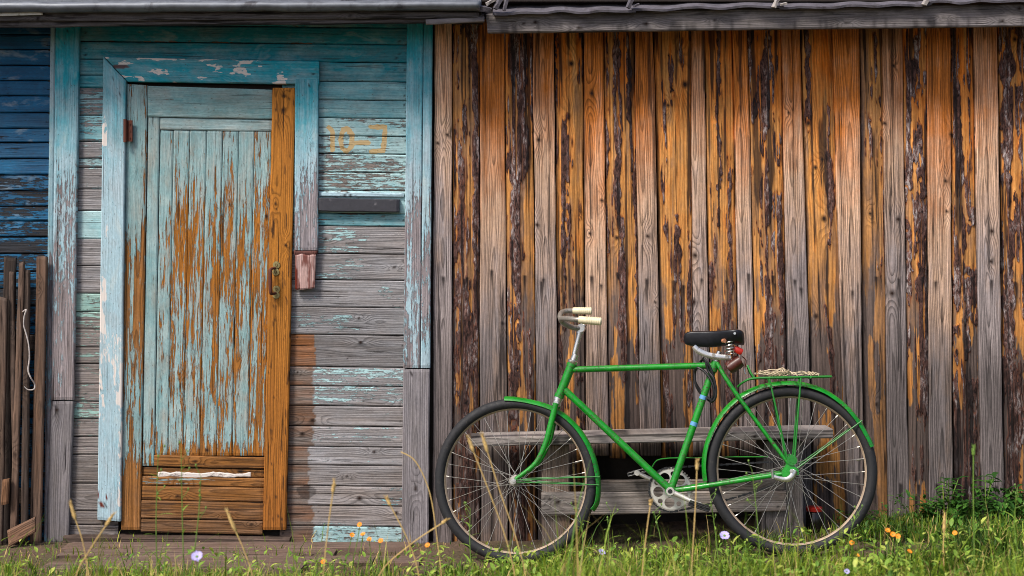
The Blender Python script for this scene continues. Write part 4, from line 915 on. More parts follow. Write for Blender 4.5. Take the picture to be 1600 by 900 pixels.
# cranks and pedals
for sd, pe, pp in ((-1, (1093, 787), (1103, 793)), (1, (994, 740), (986, 741))):
    y0 = sd * .060; y1 = sd * .075
    a = bb + Vector((0, y0, 0)); b = bl(*pe, 0) + Vector((0, y1, 0))
    mb = MB(); mb.tube([a - Vector((0, .012 * 1, 0)), a + Vector((0, .012, 0))], .0165, 16); mb.tube([a, a + (b - a) * .15, b - (b - a) * .06, b], [.013, .0105, .0085, .010], 12, sq=(.8, 1)); mb.tube([b - Vector((0, .009, 0)), b + Vector((0, .009, 0))], .0115, 14)
    mb.tube([bb, a], .009, 10)
    ck = mb.build('crank', M_ALLOY, bike, True, 35)
    MB().tube([a + Vector((0, sd * .012, 0)), a + Vector((0, sd * .0135, 0))], .009, 12).build('dust_cap', M_BLACK, ck)
    mb = MB(); c_ = b + Vector((0, sd * .058, 0)); u_ = Vector((.94, 0, -.34)) if sd < 0 else Vector((.97, 0, .2)); v_ = Vector((-u_.z, 0, u_.x))
    mb.tube([b, b + Vector((0, sd * .105, 0))], [.008, .0055], 10)
    for q_ in (-1, 1):
        mb.tube([c_ + u_ * q_ * .034 + Vector((0, -.042, 0)), c_ + u_ * q_ * .034 + Vector((0, .042, 0))], .0095, 10)
        for w_ in (-1, 1): mb.tube([c_ + u_ * -.04 + Vector((0, q_ * .044, 0)) + v_ * w_ * .006, c_ + u_ * .04 + Vector((0, q_ * .044, 0)) + v_ * w_ * .006], .0032, 8)
    mb.build('pedal', M_BLACK, ck)
# coaster brake arm
a = Rh + Vector((0, -.066, -.004)); mb = MB()
mb.tube([a + Vector((.012, 0, .008)), a + Vector((-.006, -.002, -.020)), a + Vector((-.030, 0, -.028)), bl(1208, 745, -.066)], [.010, .011, .010, .008], 12, smooth_n=5, sq=(.35, 1)); mb.build('brake_arm', M_CHROME, bike)
q_ = bl(1207, 741, -.062); MB().tube([q_ + Vector((0, 0, .02)), q_ + Vector((0, 0, -.018))], .013, 12, sq=(1, .5)).build('brake_clip', M_CHROME, bike)
# saddle
def saddle():
    xs = [(1068, 529, .006, .008), (1070, 523, .020, .026), (1078, 520.5, .027, .034), (1095, 520, .031, .037), (1110, 520.5, .040, .038), (1124, 520, .062, .036), (1138, 518.5, .088, .034), (1150, 518, .096, .033), (1159, 519, .086, .034), (1163, 524, .050, .026)]
    vs, fs = [], []; n = 20
    for (px, py, w, dp) in xs:
        c = bl(px, py)
        for k in range(n):
            a = 2 * math.pi * k / n; s_, cc_ = math.sin(a), math.cos(a)
            z = .008 * s_ if s_ > 0 else dp * 2.0 * s_ * (.75 + .25 * abs(cc_))
            vs.append(c + Vector((0, w * math.copysign(abs(cc_) ** .7, cc_), z)))
    for i in range(len(xs) - 1):
        for k in range(n): k2 = (k + 1) % n; fs.append((i * n + k, i * n + k2, (i + 1) * n + k2, (i + 1) * n + k))
    fs += [tuple(range(n)), tuple(range((len(xs) - 1) * n, len(xs) * n))[::-1]]
    o = MB().add(vs, fs).build('saddle', M_LEATHER, bike)
    m = o.modifiers.new('sub', 'SUBSURF'); m.levels = 1; m.render_levels = 2
    return o
sad = saddle()
MB().tube([st, bl(1124, 549)], .0108, 12).build('seat_post', M_CHROME, bike)
for sd in (-1, 1):
    y = sd * .022
    MB().tube([bl(1084, 541, y), bl(1091, 548, y), bl(1104, 554, y), bl(1120, 557.5, y), bl(1142, 559, y)], [.010, .0125, .0125, .0125, .011], 10, smooth_n=5, sq=(.35, 1)).build('bracket', M_CHROME, sad)
    for px, py in ((1115, 554), (1136, 557.5)): q_ = bl(px, py, y + sd * .004); MB().tube([q_, q_ + Vector((0, sd * .008, 0))], .0075, 6).build('bolt', M_STEEL, sad)
    # coil spring
    c0 = bl(1141, 553, sd * .055); pts = [c0 + Vector((.017 * math.cos(k * .55), .017 * math.sin(k * .55), .0011 * k)) for k in range(46)]
    MB().tube(pts, .0024, 6).build('spring', M_CHROME, sad)
q_ = bl(1148, 521, -.09); MB().tube([q_ + Vector((0, .004, 0)), q_ - Vector((0, .004, 0))], .005, 10).build('rivet', M_CHROME, sad)
q_ = bl(1131, 532.5, -.075); MB().tube([q_ + Vector((-.004, .006, 0)), q_ + Vector((.004, -.004, 0))], .0085, 8).build('badge', simple('copper_badge', (206, 140, 104), .4, .5), sad)
mb = MB(); a, b = bl(1147, 544, -.05), bl(1160, 551, -.05); d = (b - a).normalized(); nn = Vector((-d.z, 0, d.x))
mb.tube([a, a + (b - a) * .3, b - (b - a) * .1, b], [.009, .013, .013, .008], 8, sq=(.4, 1)); mb.build('reflector_tag', M_RED, sad)

# things hung on or laid on the bicycle
def hung(mb, name, mat, label, cat, ang=40):
    o = mb.build(name, mat, None, True, ang); o.matrix_world = BM; return tag(o, label, cat)
ba, bb_ = bl(1137, 577, -.01), bl(1157, 563, -.01); ax = (bb_ - ba).normalized()
mb = MB(); side = Vector((0, 1, 0))
base_l = empty('tool_bag'); base_l.matrix_world = BM; tag(base_l, 'small brown leather tool pouch hanging behind the saddle', 'bag')
nrm = side.cross(ax).normalized()
vs, fs, n = [], [], 20
for i, (k, rr_) in enumerate(((-.030, .010), (-.028, .0245), (-.02, .0275), (0, .028), (.02, .0275), (.030, .0255), (.033, .010))):
    for j in range(n):
        a = 2 * math.pi * j / n; vs.append((ba + bb_) / 2 + ax * k + nrm * math.copysign(abs(math.cos(a)) ** .8, math.cos(a)) * rr_ + side * math.sin(a) * .048)
for i in range(6):
    for j in range(n): fs.append((i * n + j, i * n + (j + 1) % n, (i + 1) * n + (j + 1) % n, (i + 1) * n + j))
fs += [tuple(range(n)), tuple(range(6 * n, 7 * n))[::-1]]
MB().add(vs, fs).build('pouch', M_BROWN, base_l)
c_ = bl(1159, 566, 0); MB().tube([c_ + Vector((.002, -.03, .022)), c_ + Vector((.016, -.032, .006)), c_ + Vector((.012, -.032, -.022))], .006, 8, smooth_n=5, sq=(1, .35)).build('flap', M_BROWN, base_l)
c_ = bl(1147, 562, 0)
for dy in (-.02, .02): MB().tube([c_ + Vector((-.004, dy, -.006)), bl(1144, 553, dy), bl(1143, 545, dy)], .0045, 8, sq=(.4, 1)).build('strap', M_BROWN, base_l)
mb = MB(); c_ = bl(1163, 579, -.02); mb.tube([c_ + Vector((0, 0, .008)), c_, c_ + Vector((.003, 0, -.014))], .0025, 6); mb.build('buckle', M_CHROME, base_l)
# cable lock looped round the seat tube
mb = MB()
def loop(pts): mb.tube([bl(px, py, y) for px, py, y in pts], .0052, 8, closed=True, smooth_n=6)
loop([(1101, 561, -.018), (1110, 575, -.026), (1117, 598, -.026), (1118, 618, -.03), (1112, 628, -.02), (1104, 618, .02), (1110, 590, .026), (1104, 568, .022), (1098, 562, .018)])
loop([(1102, 563, -.020), (1107, 580, -.022), (1115, 592, -.034), (1119, 612, -.036), (1114, 626, -.028), (1096, 612, .02), (1086, 596, .016), (1085, 580, .012), (1092, 569, .008), (1097, 563, .018)])
loop([(1090, 575, -.018), (1100, 580, -.026), (1112, 596, -.034), (1116, 616, -.034), (1110, 624, -.018), (1096, 616, .0), (1087, 600, .0), (1086, 582, .0)])
hung(mb, 'cable_lock', M_BLACK, 'black cable lock looped around the bicycle seat tube', 'lock')
# twine on the rack
mb = MB(); rs = random.Random(4)
for k in range(11):
    cx = 1194 + rs.uniform(-8, 44); cyy = rs.uniform(-.04, .04); rx = rs.uniform(.02, .05); ry = rs.uniform(.018, .04); z0 = rs.uniform(.002, .010); tl = rs.uniform(-.1, 1.3) * (1.3 - (cx - 1186) / 52); ph = rs.random() * 6
    c_ = bl(cx, 587, 0); pts = []
    for j in range(14):
        a = j / 14 * 2 * math.pi + ph; pts.append((c_.x + rx * math.cos(a), cyy + ry * math.sin(a), c_.z + z0 + .010 * (1 + math.sin(a + ph * 2)) * tl + .004 * math.sin(3 * a)))
    mb.tube(pts, .0019, 6, closed=True, smooth_n=4)
for (a, b, z) in ((1215, 1276, .010), (1205, 1268, .014), (1225, 1279, .006), (1180, 1215, .008)):
    pts = [bl(a + (b - a) * j / 8, 587, 0) + Vector((0, rs.uniform(-.03, .03), z + rs.uniform(-.002, .006))) for j in range(9)]; mb.tube(pts, .0018, 6, smooth_n=4)
for cx in (1240, 1262, 1268, 1274):
    c_ = bl(cx, 588, -.02); mb.tube([(c_.x + rs.uniform(.008, .018) * math.cos(j * .8), -.04 + .02 * math.sin(j * .8), c_.z + .005 + .012 * abs(math.sin(j * .4)) - .008 * (j % 3 == 0)) for j in range(8)], .0018, 6, closed=True, smooth_n=3)
hung(mb, 'twine', M_ROPE, 'tangle of pale twine lying on the bicycle rear rack', 'rope')

# ------------------------------------------------------------------ small things on the ground
c_ = P(1272, 797, -.14); zg = float(gz(c_.x, -.14))
mb = MB(); mb.lathe([(.0, 0), (.034, 0), (.036, .01), (.036, .045), (.03, .055), (0, .055)], 24, closed_prof=False)
jar = tag(empty('jar', (c_.x, -.14, zg)), 'dark jar with red lid under the bench behind rear wheel', 'jar')
hj = c_.z - zg
MB().add(*(lambda m: ([(v[0], v[2], -v[1]) for v in m.v], m.f))(MB().lathe([(0.0, 0), (.032, 0), (.034, -.006), (.034, -(hj - .012)), (.027, -(hj - .002)), (0, -(hj - .002))], 24, closed_prof=False))).build('glass', simple('dark_glass', (30, 26, 22), .2), jar)
MB().add(*(lambda m: ([(v[0], v[2], -v[1]) for v in m.v], m.f))(MB().lathe([(0.0, -(hj - .003)), (.034, -(hj - .003)), (.035, -(hj + .012)), (.031, -(hj + .015)), (0, -(hj + .015))], 24, closed_prof=False))).build('lid', M_RED, jar)

def ground_plank(px0, px1, py0, py1, y0, y1, th, mat, name, label, tn, gv, yaw=0):
    """a plank lying flat: top face built as a board then laid down"""
    x0, x1 = P(px0, 0, y0).x, P(px1, 0, y0).x; zc = max(float(gz(x, y)) for x in (x0, (x0 + x1) / 2, x1) for y in (y0, y1))
    o = board(name, None, None, 0.0, th, mat, world_quad=((x0, 0, (y1 - y0) / 2), (x0, 0, -(y1 - y0) / 2), (x1, 0, (y1 - y0) / 2), (x1, 0, -(y1 - y0) / 2)), tone=tn, grey=gv, edge=.003, ef=3, nk=1, origin=((x0 + x1) / 2, 0, 0), stain=nailset, du=.02, dv=.008)
    o.rotation_euler = (math.radians(-90), 0, yaw); o.location = ((x0 + x1) / 2, (y0 + y1) / 2, zc + .012)
    o.rotation_euler = Matrix.Rotation(yaw, 3, 'Z').to_4x4().to_euler() if False else (math.radians(-90), 0, yaw)
    return o
WALK = [(95, 640, -.20, -.07), (88, 520, -.34, -.21), (140, 655, -.48, -.35), (60, 470, -.62, -.49)]
lbls = ['brown walkway plank nearest the door threshold', 'second brown walkway plank out from the door', 'third brown walkway plank out from the door', 'outermost brown walkway plank, edged by grass']
for (a, b, y0, y1), lb in zip(WALK, lbls):
    tag(ground_plank(a, b, 0, 0, y0, y1, .03, W_PATH, 'walkway_plank', lb, .95, .5, R.uniform(-.012, .012)), lb, 'plank', 'planks laid before the door')
tag(ground_plank(1545, 1690, 0, 0, -.42, -.25, .035, W_PATH, 'plank', '', 1.15, .45, .06), 'pale plank lying in the grass below the dark bark slabs', 'plank')

# ------------------------------------------------------------------ grass and weeds
def leafmat(name, cols, trans=0.35):
    q = NT(name); t = q.attr('tint'); ramp = q.n('ShaderNodeValToRGB'); q.put(ramp.inputs[0], t)
    el = ramp.color_ramp.elements
    while len(el) < len(cols): el.new(0.5)
    for e, (pos, c) in zip(el, cols): e.position = pos; e.color = (*lin(c), 1)
    tc = q.n('ShaderNodeTexCoord').outputs['Object']; n = q.noise(tc, 60, 2)
    c = q.mul(ramp.outputs[0], q.mr(n, .3, .7, .75, 1.25))
    q.fin(c, .55); q.b.inputs['Specular IOR Level'].default_value = .3
    tr = q.n('ShaderNodeBsdfTranslucent'); q.put(tr.inputs[0], c); mx = q.n('ShaderNodeMixShader'); mx.inputs[0].default_value = trans
    q.t.links.new(q.b.outputs[0], mx.inputs[1]); q.t.links.new(tr.outputs[0], mx.inputs[2]); q.t.links.new(mx.outputs[0], q.out.inputs[0])
    return q.m
M_GRASS = leafmat('grass_blades', [(0, (40, 68, 22)), (.3, (94, 128, 36)), (.6, (160, 178, 58)), (.8, (204, 200, 98)), (.9, (190, 166, 104)), (1, (206, 178, 120))])
M_LEAF = leafmat('weed_leaves', [(0, (22, 58, 22)), (.45, (70, 116, 42)), (.8, (146, 176, 70)), (1, (188, 196, 96))], .3)
M_STRAW = simple('dry_straw', (196, 164, 104), .8, 0, .2, 80)
M_STEM = simple('green_stem', (98, 128, 48), .6, 0, .2, 60)
M_ORFL = simple('orange_petal', (238, 140, 20), .6, 0, .15, 200)
M_VIFL = simple('violet_petal', (178, 168, 224), .6, 0, .1, 200)
def strips(name, base, hgt, lean, az, w, tint, mat, kind='stuff', curve=1.0):
    """many blades: arrays of base xyz, height, lean, azimuth, width"""
    n = len(base); S = [0, .35, .7, 1.0]; V = []; T = []
    dx, dy = np.cos(az), np.sin(az); sx, sy = -dy, dx
    for k, f in enumerate(S):
        out = lean * hgt * f ** (1 + curve); zz = hgt * f * (1 - .35 * lean * f)
        c = base + np.stack([dx * out, dy * out, zz], -1)
        ww = w * (1, .9, .6, 0)[k] * .5
        if k < 3:
            V += [c + np.stack([sx * ww, sy * ww, 0 * ww], -1), c - np.stack([sx * ww, sy * ww, 0 * ww], -1)]
        else: V.append(c)
    V = np.stack(V, 1); m = 7; idx = np.arange(n)[:, None] * m
    q = np.concatenate([idx + np.array([[0, 1, 3, 2]]), idx + np.array([[2, 3, 5, 4]])], 0); t = idx + np.array([[4, 5, 6]])
    me = bpy.data.meshes.new(name); me.vertices.add(n * m); me.vertices.foreach_set('co', V.astype(np.float32).ravel())
    li = np.concatenate([q.ravel(), t.ravel()]).astype(np.int32); me.loops.add(len(li)); me.loops.foreach_set('vertex_index', li)
    me.polygons.add(3 * n); me.polygons.foreach_set('loop_start', np.concatenate([np.arange(2 * n) * 4, 8 * n + np.arange(n) * 3]).astype(np.int32))
    me.update(calc_edges=True); me.polygons.foreach_set('use_smooth', np.ones(3 * n, bool))
    at = me.attributes.new('tint', 'FLOAT', 'POINT'); at.data.foreach_set('value', np.repeat(tint, m).astype(np.float32))
    me.validate(); return link(name, me, mat)
rs = np.random.RandomState(12)
def gdens(x, y):
    d = np.where(y < -.72, .75, .0)
    left = x < -.35
    d = np.where(left, np.where(y < -.72, .55 + 1.2 * (fbm(x * 4, y * 4, 21) - .45), .04 + .25 * (fbm(x * 5, y * 5, 22) > .6)), d)
    mid = (x >= -.35) & (x < 1.45)
    d = np.where(mid, np.where(y < -.62, np.clip(.35 + 2.6 * (fbm(x * 5, y * 5, 24) - .38), .12, 1), np.where(y < -.30, .32 + 1.6 * (fbm(x * 4, y * 4, 23) - .45), .05)), d)
    right = x >= 1.45
    d = np.where(right, np.where(y < -.2, .9, .6), d)
    soil = np.hypot((x - 1.42) / .30, (y + .58) / .14) < 1
    soil2 = np.hypot((x + .22) / .25, (y + .35) / .22) < 1
    return np.where(soil | soil2, .06, d)
N = 110000
x = rs.uniform(-3.2, 3.2, N); y = rs.uniform(-2.7, -.03, N)
keep = rs.rand(N) < np.clip(gdens(x, y), 0, 1); x, y = x[keep], y[keep]
inplank = np.zeros(len(x), bool)
for (a, b, y0, y1) in WALK: inplank |= (x > P(a, 0, y0).x) & (x < P(b, 0, y0).x) & (y > y0 + .01) & (y < y1 - .01)
x, y = x[~inplank], y[~inplank]
cl = fbm(x * 5, y * 5, 31); n = len(x)
hg = (.035 + .30 * np.clip(cl - .32, 0, 1) + .06 * rs.rand(n) ** 2) * np.where(x < -.35, .85, 1.0) * np.where(y < -1.1, 1.15, 1.0) * np.where(y < -1.5, 1.25, 1.0)
hg = hg * np.where(y > -.62, .6, np.where((y > -1.0) & (x < 1.45), .72, 1.0)); hg = hg * np.where((x > -.42) & (x < .12), np.where(y > -.95, .5, .72), 1) * np.where((x > .12) & (x < 1.4) & (y > -.9), .8, 1) * np.where((x > 1.3) & (y < -.8), .8, 1); tall = rs.rand(n) < .05; hg = np.where(tall, hg * (1.4 + .9 * rs.rand(n)), hg)
tint = np.clip(.10 + .48 * rs.rand(n) + .5 * (fbm(x * 3, y * 3, 33) - .5) - .14 * (x > 1.45) * (y > -.9), 0, .78); tint = np.where(rs.rand(n) < np.where(x < -.35, .26, .12), .86 + .14 * rs.rand(n), tint)
g = strips('grass', np.stack([x, y, gz(x, y) - .004], -1), hg, .15 + .75 * rs.rand(n) ** 1.5, rs.rand(n) * 6.283, .0026 + .0045 * rs.rand(n), tint, M_GRASS)
tag(g, 'uneven green meadow grass with straw blades before the wall', 'grass', kind='stuff')
# broad leaves close to the ground
def leaf_verts(ln, wd, fold=.25, n=5, droop=.35):
    v = []; 
    for i in range(n + 1):
        f = i / n; w_ = wd * math.sin(math.pi * min(f * .92 + .06, 1)) ** .8 * .5; z = -droop * ln * f * f
        v += [(f * ln, w_, z + fold * w_), (f * ln, 0, z), (f * ln, -w_, z + fold * w_)]
    f_ = []
    for i in range(n):
        a = i * 3; f_ += [(a, a + 1, a + 4, a + 3), (a + 1, a + 2, a + 5, a + 4)]
    return np.array(v), f_
lv, lf = leaf_verts(1.0, .5, n=3)
def scatter_leaves(name, x, y, z, size, az, pitch, tint, mat):
    n = len(x); ca, sa = np.cos(az), np.sin(az); cp, sp = np.cos(pitch), np.sin(pitch)
    L0 = lv[None] * size[:, None, None]
    X = L0[..., 0] * cp[:, None] - L0[..., 2] * sp[:, None]; Z = L0[..., 0] * sp[:, None] + L0[..., 2] * cp[:, None]; Y = L0[..., 1]
    V = np.stack([x[:, None] + X * ca[:, None] - Y * sa[:, None], y[:, None] + X * sa[:, None] + Y * ca[:, None], z[:, None] + Z], -1)
    m = len(lv); fa = np.array(lf); q = (np.arange(n)[:, None, None] * m + fa[None]).reshape(-1, 4)
    me = bpy.data.meshes.new(name); me.vertices.add(n * m); me.vertices.foreach_set('co', V.astype(np.float32).ravel()); me.loops.add(q.size); me.loops.foreach_set('vertex_index', q.ravel().astype(np.int32))
    me.polygons.add(len(q)); me.polygons.foreach_set('loop_start', (np.arange(len(q)) * 4).astype(np.int32)); me.update(calc_edges=True)
    at = me.attributes.new('tint', 'FLOAT', 'POINT'); at.data.foreach_set('value', np.repeat(tint, m).astype(np.float32)); me.validate()
    return link(name, me, mat)
N = 26000; x = rs.uniform(-3, 3.2, N); y = -.03 - 1.3 * rs.rand(N)
dn = np.where(x > 1.40, np.where(y > -.55, .95, .5), np.where(x > -.35, .8, .55) * (y < -.62)) * (fbm(x * 4, y * 4, 41) > .40)
dn = np.where(np.hypot((x - 1.42) / .28, (y + .58) / .13) < 1, 0, dn)
kp = rs.rand(N) < dn; x, y = x[kp], y[kp]; n = len(x)
hz_ = rs.rand(n) * np.where((x > 1.6) & (y > -.3), .13, np.where(y < -.62, .11, .06)) * (.5 + fbm(x * 6, y * 6, 43))
tag(scatter_leaves('ground_cover', x, y, gz(x, y) + hz_, .012 + .028 * rs.rand(n) ** 1.8, rs.rand(n) * 6.283, rs.uniform(-.2, 1.2, n), np.clip(.12 + .5 * rs.rand(n) + .38 * (y < -.6), 0, 1), M_LEAF), 'low leafy weeds covering the ground along the shed', 'weeds', kind='stuff')

LEAFM = {}
def leaf_mesh(key, ln, wd, tint, n=6, fold=.3, droop=.4):
    if key not in LEAFM:
        v, f = leaf_verts(ln, wd, fold, n, droop); me = bpy.data.meshes.new('leaf'); me.from_pydata(v.tolist(), [], f)
        at = me.attributes.new('tint', 'FLOAT', 'POINT'); at.data.foreach_set('value', np.full(len(v), tint, np.float32)); me.materials.append(M_LEAF)
        for p in me.polygons: p.use_smooth = True
        LEAFM[key] = me
    return LEAFM[key]
def put_leaf(parent, me, loc, az, pitch, sc=1.0):
    o = bpy.data.objects.new('leaf', me); COL.objects.link(o); o.parent = parent; o.location = loc
    o.rotation_euler = (0, -pitch, az); o.scale = (sc, sc, sc); return o
def base_of(px, py, y):
    p = P(px, py, y); z = float(gz(p.x, y)); return p, Vector((p.x, y, z))
# leafy plants at the foot of the wall
def leafy(px, y, h, seed, label):
    r = random.Random(seed); x = P(px, 0, y).x; b = Vector((x, y, float(gz(x, y)))); root = tag(empty('leafy_weed', b), label, 'plant', 'leafy weeds at the shed wall')
    for s_ in range(5):
        az_ = r.uniform(0, 6.28); ln = h * r.uniform(.65, 1.0); out = r.uniform(.15, .5) * ln
        pts = [Vector((math.cos(az_) * out * f * f, math.sin(az_) * out * f * f * .6, ln * f)) for f in (0, .33, .66, 1)]
        MB().tube(pts, [.003, .0028, .0022, .0015], 5, smooth_n=3).build('stem', M_STEM, root)
        for k in range(7):
            f = .25 + .75 * k / 6; p = Vector((math.cos(az_) * out * f * f, math.sin(az_) * out * f * f * .6, ln * f))
            for sd in (-1, 1): put_leaf(root, leaf_mesh('b%d' % (k % 3), .062, .034, (.15, .3, .45)[k % 3]), p, az_ + sd * r.uniform(.9, 1.6), r.uniform(-.1, .6), r.uniform(.6, 1.15) * (1.1 - .4 * f))
leafy(1483, -.10, .19, 1, 'dark green leafy weed against the lichen covered bark slab'); leafy(1540, -.10, .20, 2, 'dark green leafy weed at the foot of the smooth grey board'); leafy(1592, -.10, .17, 3, 'low dark green weed below the bark covered slab'); leafy(1660, -.08, .15, 4, 'dark green leafy weed against the far bark slabs')
leafy(1452, -.16, .11, 5, 'low leafy weed below the orange slab patch'); leafy(1512, -.22, .12, 6, 'leafy weed in front of the two taller weeds at the shed wall'); leafy(1566, -.20, .13, 7, 'leafy weed just behind the pale plank in the grass')
# thin green weeds with narrow leaves and buds
def weed(px, py, bpx, y, seed, label, leaf='n'):
    r = random.Random(seed); t, _ = base_of(px, py, y); xb = P(bpx, 0, y).x; b = Vector((xb, y, float(gz(xb, y)))); d = t - b
    root = tag(empty('thin_weed', b), label, 'plant', 'thin weeds standing in the grass'); bend = Vector((r.uniform(-.02, .02), r.uniform(-.02, .02), 0))
    at_ = lambda f: d * f + bend * math.sin(math.pi * f)
    MB().tube([at_(f) for f in (0, .25, .5, .75, 1)], [.0026, .0024, .002, .0016, .001], 5, smooth_n=3).build('stem', M_STEM, root)
    for k in range(7):
        f = .12 + .75 * k / 6; put_leaf(root, leaf_mesh('n', .075, .011, .75, 5, .2, .5), at_(f), r.uniform(0, 6.28), r.uniform(.3, 1.0), r.uniform(.5, 1.0) * (1.2 - .6 * f))
    for k in range(5):
        f = .7 + .3 * k / 4; p = at_(f); q_ = p + Vector((r.uniform(-.03, .03), r.uniform(-.02, .02), r.uniform(.01, .04)))
        mb = MB(); mb.tube([p, q_], .0009, 4); mb.tube([q_, q_ + Vector((0, 0, .004)), q_ + Vector((0, 0, .010))], [.0015, .004, .001], 6); mb.build('bud', M_STEM, root)
WEED = [(283, 700, 290, -1.25, 'thin green weed before the left half of the plank door'), (247, 715, 250, -1.2, 'thin green weed rising before the door stile'), (314, 745, 280, -1.3, 'leaning green weed with buds before the door rails'), (1110, 775, 1125, -.9, 'thin green weed between crank and rear wheel'), (1022, 800, 1030, -.85, 'thin green weed below the chainring'), (1340, 800, 1330, -.95, 'thin green weed right by the rear tyre'), (905, 800, 900, -.85, 'thin green weed before the front wheel rim'), (955, 800, 962, -.9, 'thin green weed between front tyre and chainring'), (1175, 735, 1190, -1.1, 'tall thin weed before the rear wheel spokes'), (1590, 770, 1595, -.9, 'thin weed before the dark bark slab'), (735, 795, 740, -.8, 'thin green weed before the front wheel spokes')]
for k, (a, b, c, y, lb) in enumerate(WEED): weed(a, b, c, y, 50 + k, lb)
# dry stalks
def stalk(pts, y, head, label, mat=M_STRAW, r0=.0022):
    P3 = [P(a, b, y) for a, b in pts]; b = P3[-1]; zg_ = float(gz(b.x, y)); base = Vector((b.x, y, min(zg_, b.z)))
    root = tag(empty('dry_stalk', base), label, 'grass stalk', 'dry grass stalks'); q_ = [p - base for p in P3]
    if b.z > zg_: q_.append(Vector((0, 0, 0)))
    MB().tube(q_, r0, 5, smooth_n=5).build('stem', mat, root)
    if head:
        a_, c_ = q_[0], q_[0] + (q_[0] - q_[1]).normalized() * head; mb = MB(); mb.tube([a_, a_ + (c_ - a_) * .2, a_ + (c_ - a_) * .6, c_], [.003, .0062, .0055, .0015], 7, smooth_n=4)
        for k in range(50):
            f = R.random(); p = a_ + (c_ - a_) * f; an = R.uniform(0, 6.28); mb.tube([p, p + (c_ - a_).normalized() * .012 + Vector((math.cos(an), math.sin(an), .3)) * .008], [.0009, .0003], 3)
        o = mb.build('seed_head', mat, root); o['kind'] = 'stuff'
stalk([(740, 706), (765, 770), (790, 840), (805, 905)], -1.35, .052, 'foxtail stalk leaning left over the front wheel')
stalk([(762, 707), (782, 770), (806, 840), (822, 905)], -1.35, .062, 'foxtail stalk rising steeply over the front wheel')
stalk([(368, 830), (382, 862), (395, 905)], -1.4, .075, 'bent dry foxtail before the foot of the door')
stalk([(626, 706), (650, 722), (672, 772), (684, 850), (690, 905)], -1.2, 0, 'arching dry stalk before the grey corner board')
stalk([(1089, 735), (1086, 800), (1080, 905)], -1.3, .03, 'upright dry stalk before the chain stay')
stalk([(1521, 712), (1521, 790), (1523, 905)], -1.2, .03, 'upright dry stalk before the bark slab at the plank', M_STEM)
stalk([(1016, 790), (1008, 850), (1003, 905)], -1.3, .01, 'dry stalk before the bench apron')
stalk([(118, 812), (130, 850), (138, 905)], -1.4, .06, 'drooping dry foxtail before the corner board')
stalk([(165, 822), (140, 860), (118, 905)], -1.5, .05, 'dry foxtail leaning before the left casing')
stalk([(690, 818), (640, 852), (592, 900)], -1.3, .02, 'dry blade slanting before the front tyre')
stalk([(520, 770), (512, 830), (505, 905)], -1.5, .04, 'pale dry stalk before the bare siding boards')
stalk([(610, 790), (640, 850), (655, 905)], -1.3, .03, 'dry stalk leaning before the lowest pale siding board')
stalk([(1475, 832), (1474, 860), (1476, 905)], -1.1, .07, 'bushy yellow seed head standing before leafy weeds')
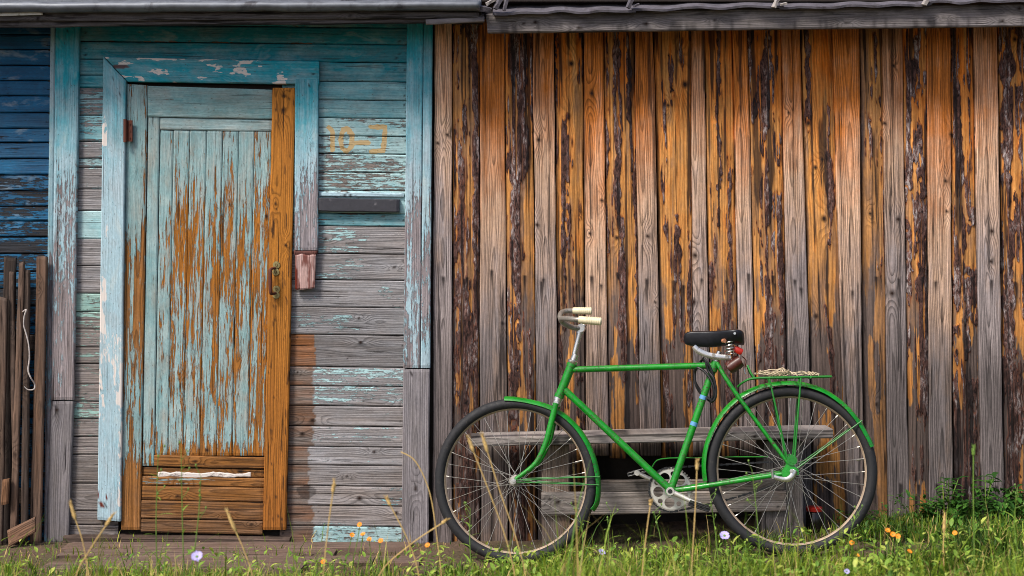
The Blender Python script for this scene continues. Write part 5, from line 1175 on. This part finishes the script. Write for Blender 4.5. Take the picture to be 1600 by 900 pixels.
# flowers
def flower(px, py, y, mat, rad, np_, label, cat, group, seed):
    r = random.Random(seed); t, _ = base_of(px, py, y); xb = t.x + r.uniform(-.04, .04); b = Vector((xb, y, float(gz(xb, y)))); d = t - b
    root = tag(empty('flower', b), label, cat, group)
    MB().tube([Vector((0, 0, 0)), d * .4 + Vector((r.uniform(-.01, .01), 0, 0)), d * .8, d], .0014, 5, smooth_n=4).build('stem', M_STEM, root)
    M = Matrix.Translation(d) @ Matrix.Rotation(r.uniform(.5, 1.1), 4, 'X') @ Matrix.Rotation(r.uniform(-.4, .4), 4, 'Y')
    mb = MB()
    for k in range(np_):
        a = 2 * math.pi * k / np_ + r.uniform(-.1, .1); u_ = Vector((math.cos(a), math.sin(a), 0)); v_ = Vector((-math.sin(a), math.cos(a), 0)); w_ = rad * .26; up = Vector((0, 0, rad * r.uniform(.1, .45)))
        vs = [M @ (u_ * rad * .12 - v_ * w_ * .5), M @ (u_ * rad * .12 + v_ * w_ * .5), M @ (u_ * rad * .75 + v_ * w_ + up * .6), M @ (u_ * rad + v_ * w_ * .5 + up), M @ (u_ * rad - v_ * w_ * .5 + up), M @ (u_ * rad * .75 - v_ * w_ + up * .6)]
        mb.add(vs, [(0, 1, 2, 5), (5, 2, 3, 4)])
    o = link('petals', (lambda me: me)(mb.mesh('petals', False)), mat, root)
    mb = MB(); mb.tube([M @ Vector((0, 0, -rad * .7)), M @ Vector((0, 0, -rad * .3)), M @ Vector((0, 0, 0)), M @ Vector((0, 0, rad * .18))], [rad * .12, rad * .34, rad * .36, rad * .2], 8); mb.build('calyx', M_STEM, root)
k = 0
for grp, lb, L_ in (('orange flowers by the house', 'small orange flower on a thin stem before the lower siding boards', [(562, 820), (567, 835), (577, 843), (595, 845), (668, 852), (505, 878), (550, 836)]),
                    ('orange flowers by the shed', 'small orange flower in the grass to the right of the rear tyre', [(1331, 848), (1339, 868), (1395, 835), (1403, 838), (1421, 862), (1492, 833), (1565, 892), (1387, 829)])):
    for (a, b) in L_:
        own = {(668, 852): 'small orange flower beside the front tyre before the corner board', (505, 878): 'small orange flower standing before the outermost walkway planks', (1492, 833): 'small orange flower before the leafy weeds at the wall', (1565, 892): 'small orange flower beside the pale plank in the grass', (1421, 862): 'small orange flower low in the grass before the orange slab foot'}.get((a, b))
        flower(a, b, -.85 - .35 * R.random(), M_ORFL, .0095, 16, own or lb, 'flower', grp, 200 + k); k += 1
flower(308, 870, -1.45, M_VIFL, .019, 14, 'pale violet flower before the door threshold', 'flower', None, 301)
flower(1132, 837, -.95, M_VIFL, .018, 14, 'pale violet flower between the pedal and rear tyre', 'flower', None, 302)
flower(940, 863, -1.0, M_VIFL, .014, 12, 'pale violet flower in the grass below the front mudguard tip', 'flower', None, 303)
flower(1323, 893, -1.2, M_VIFL, .010, 10, 'tiny pale flower in the grass below the rear wheel', 'flower', None, 304)
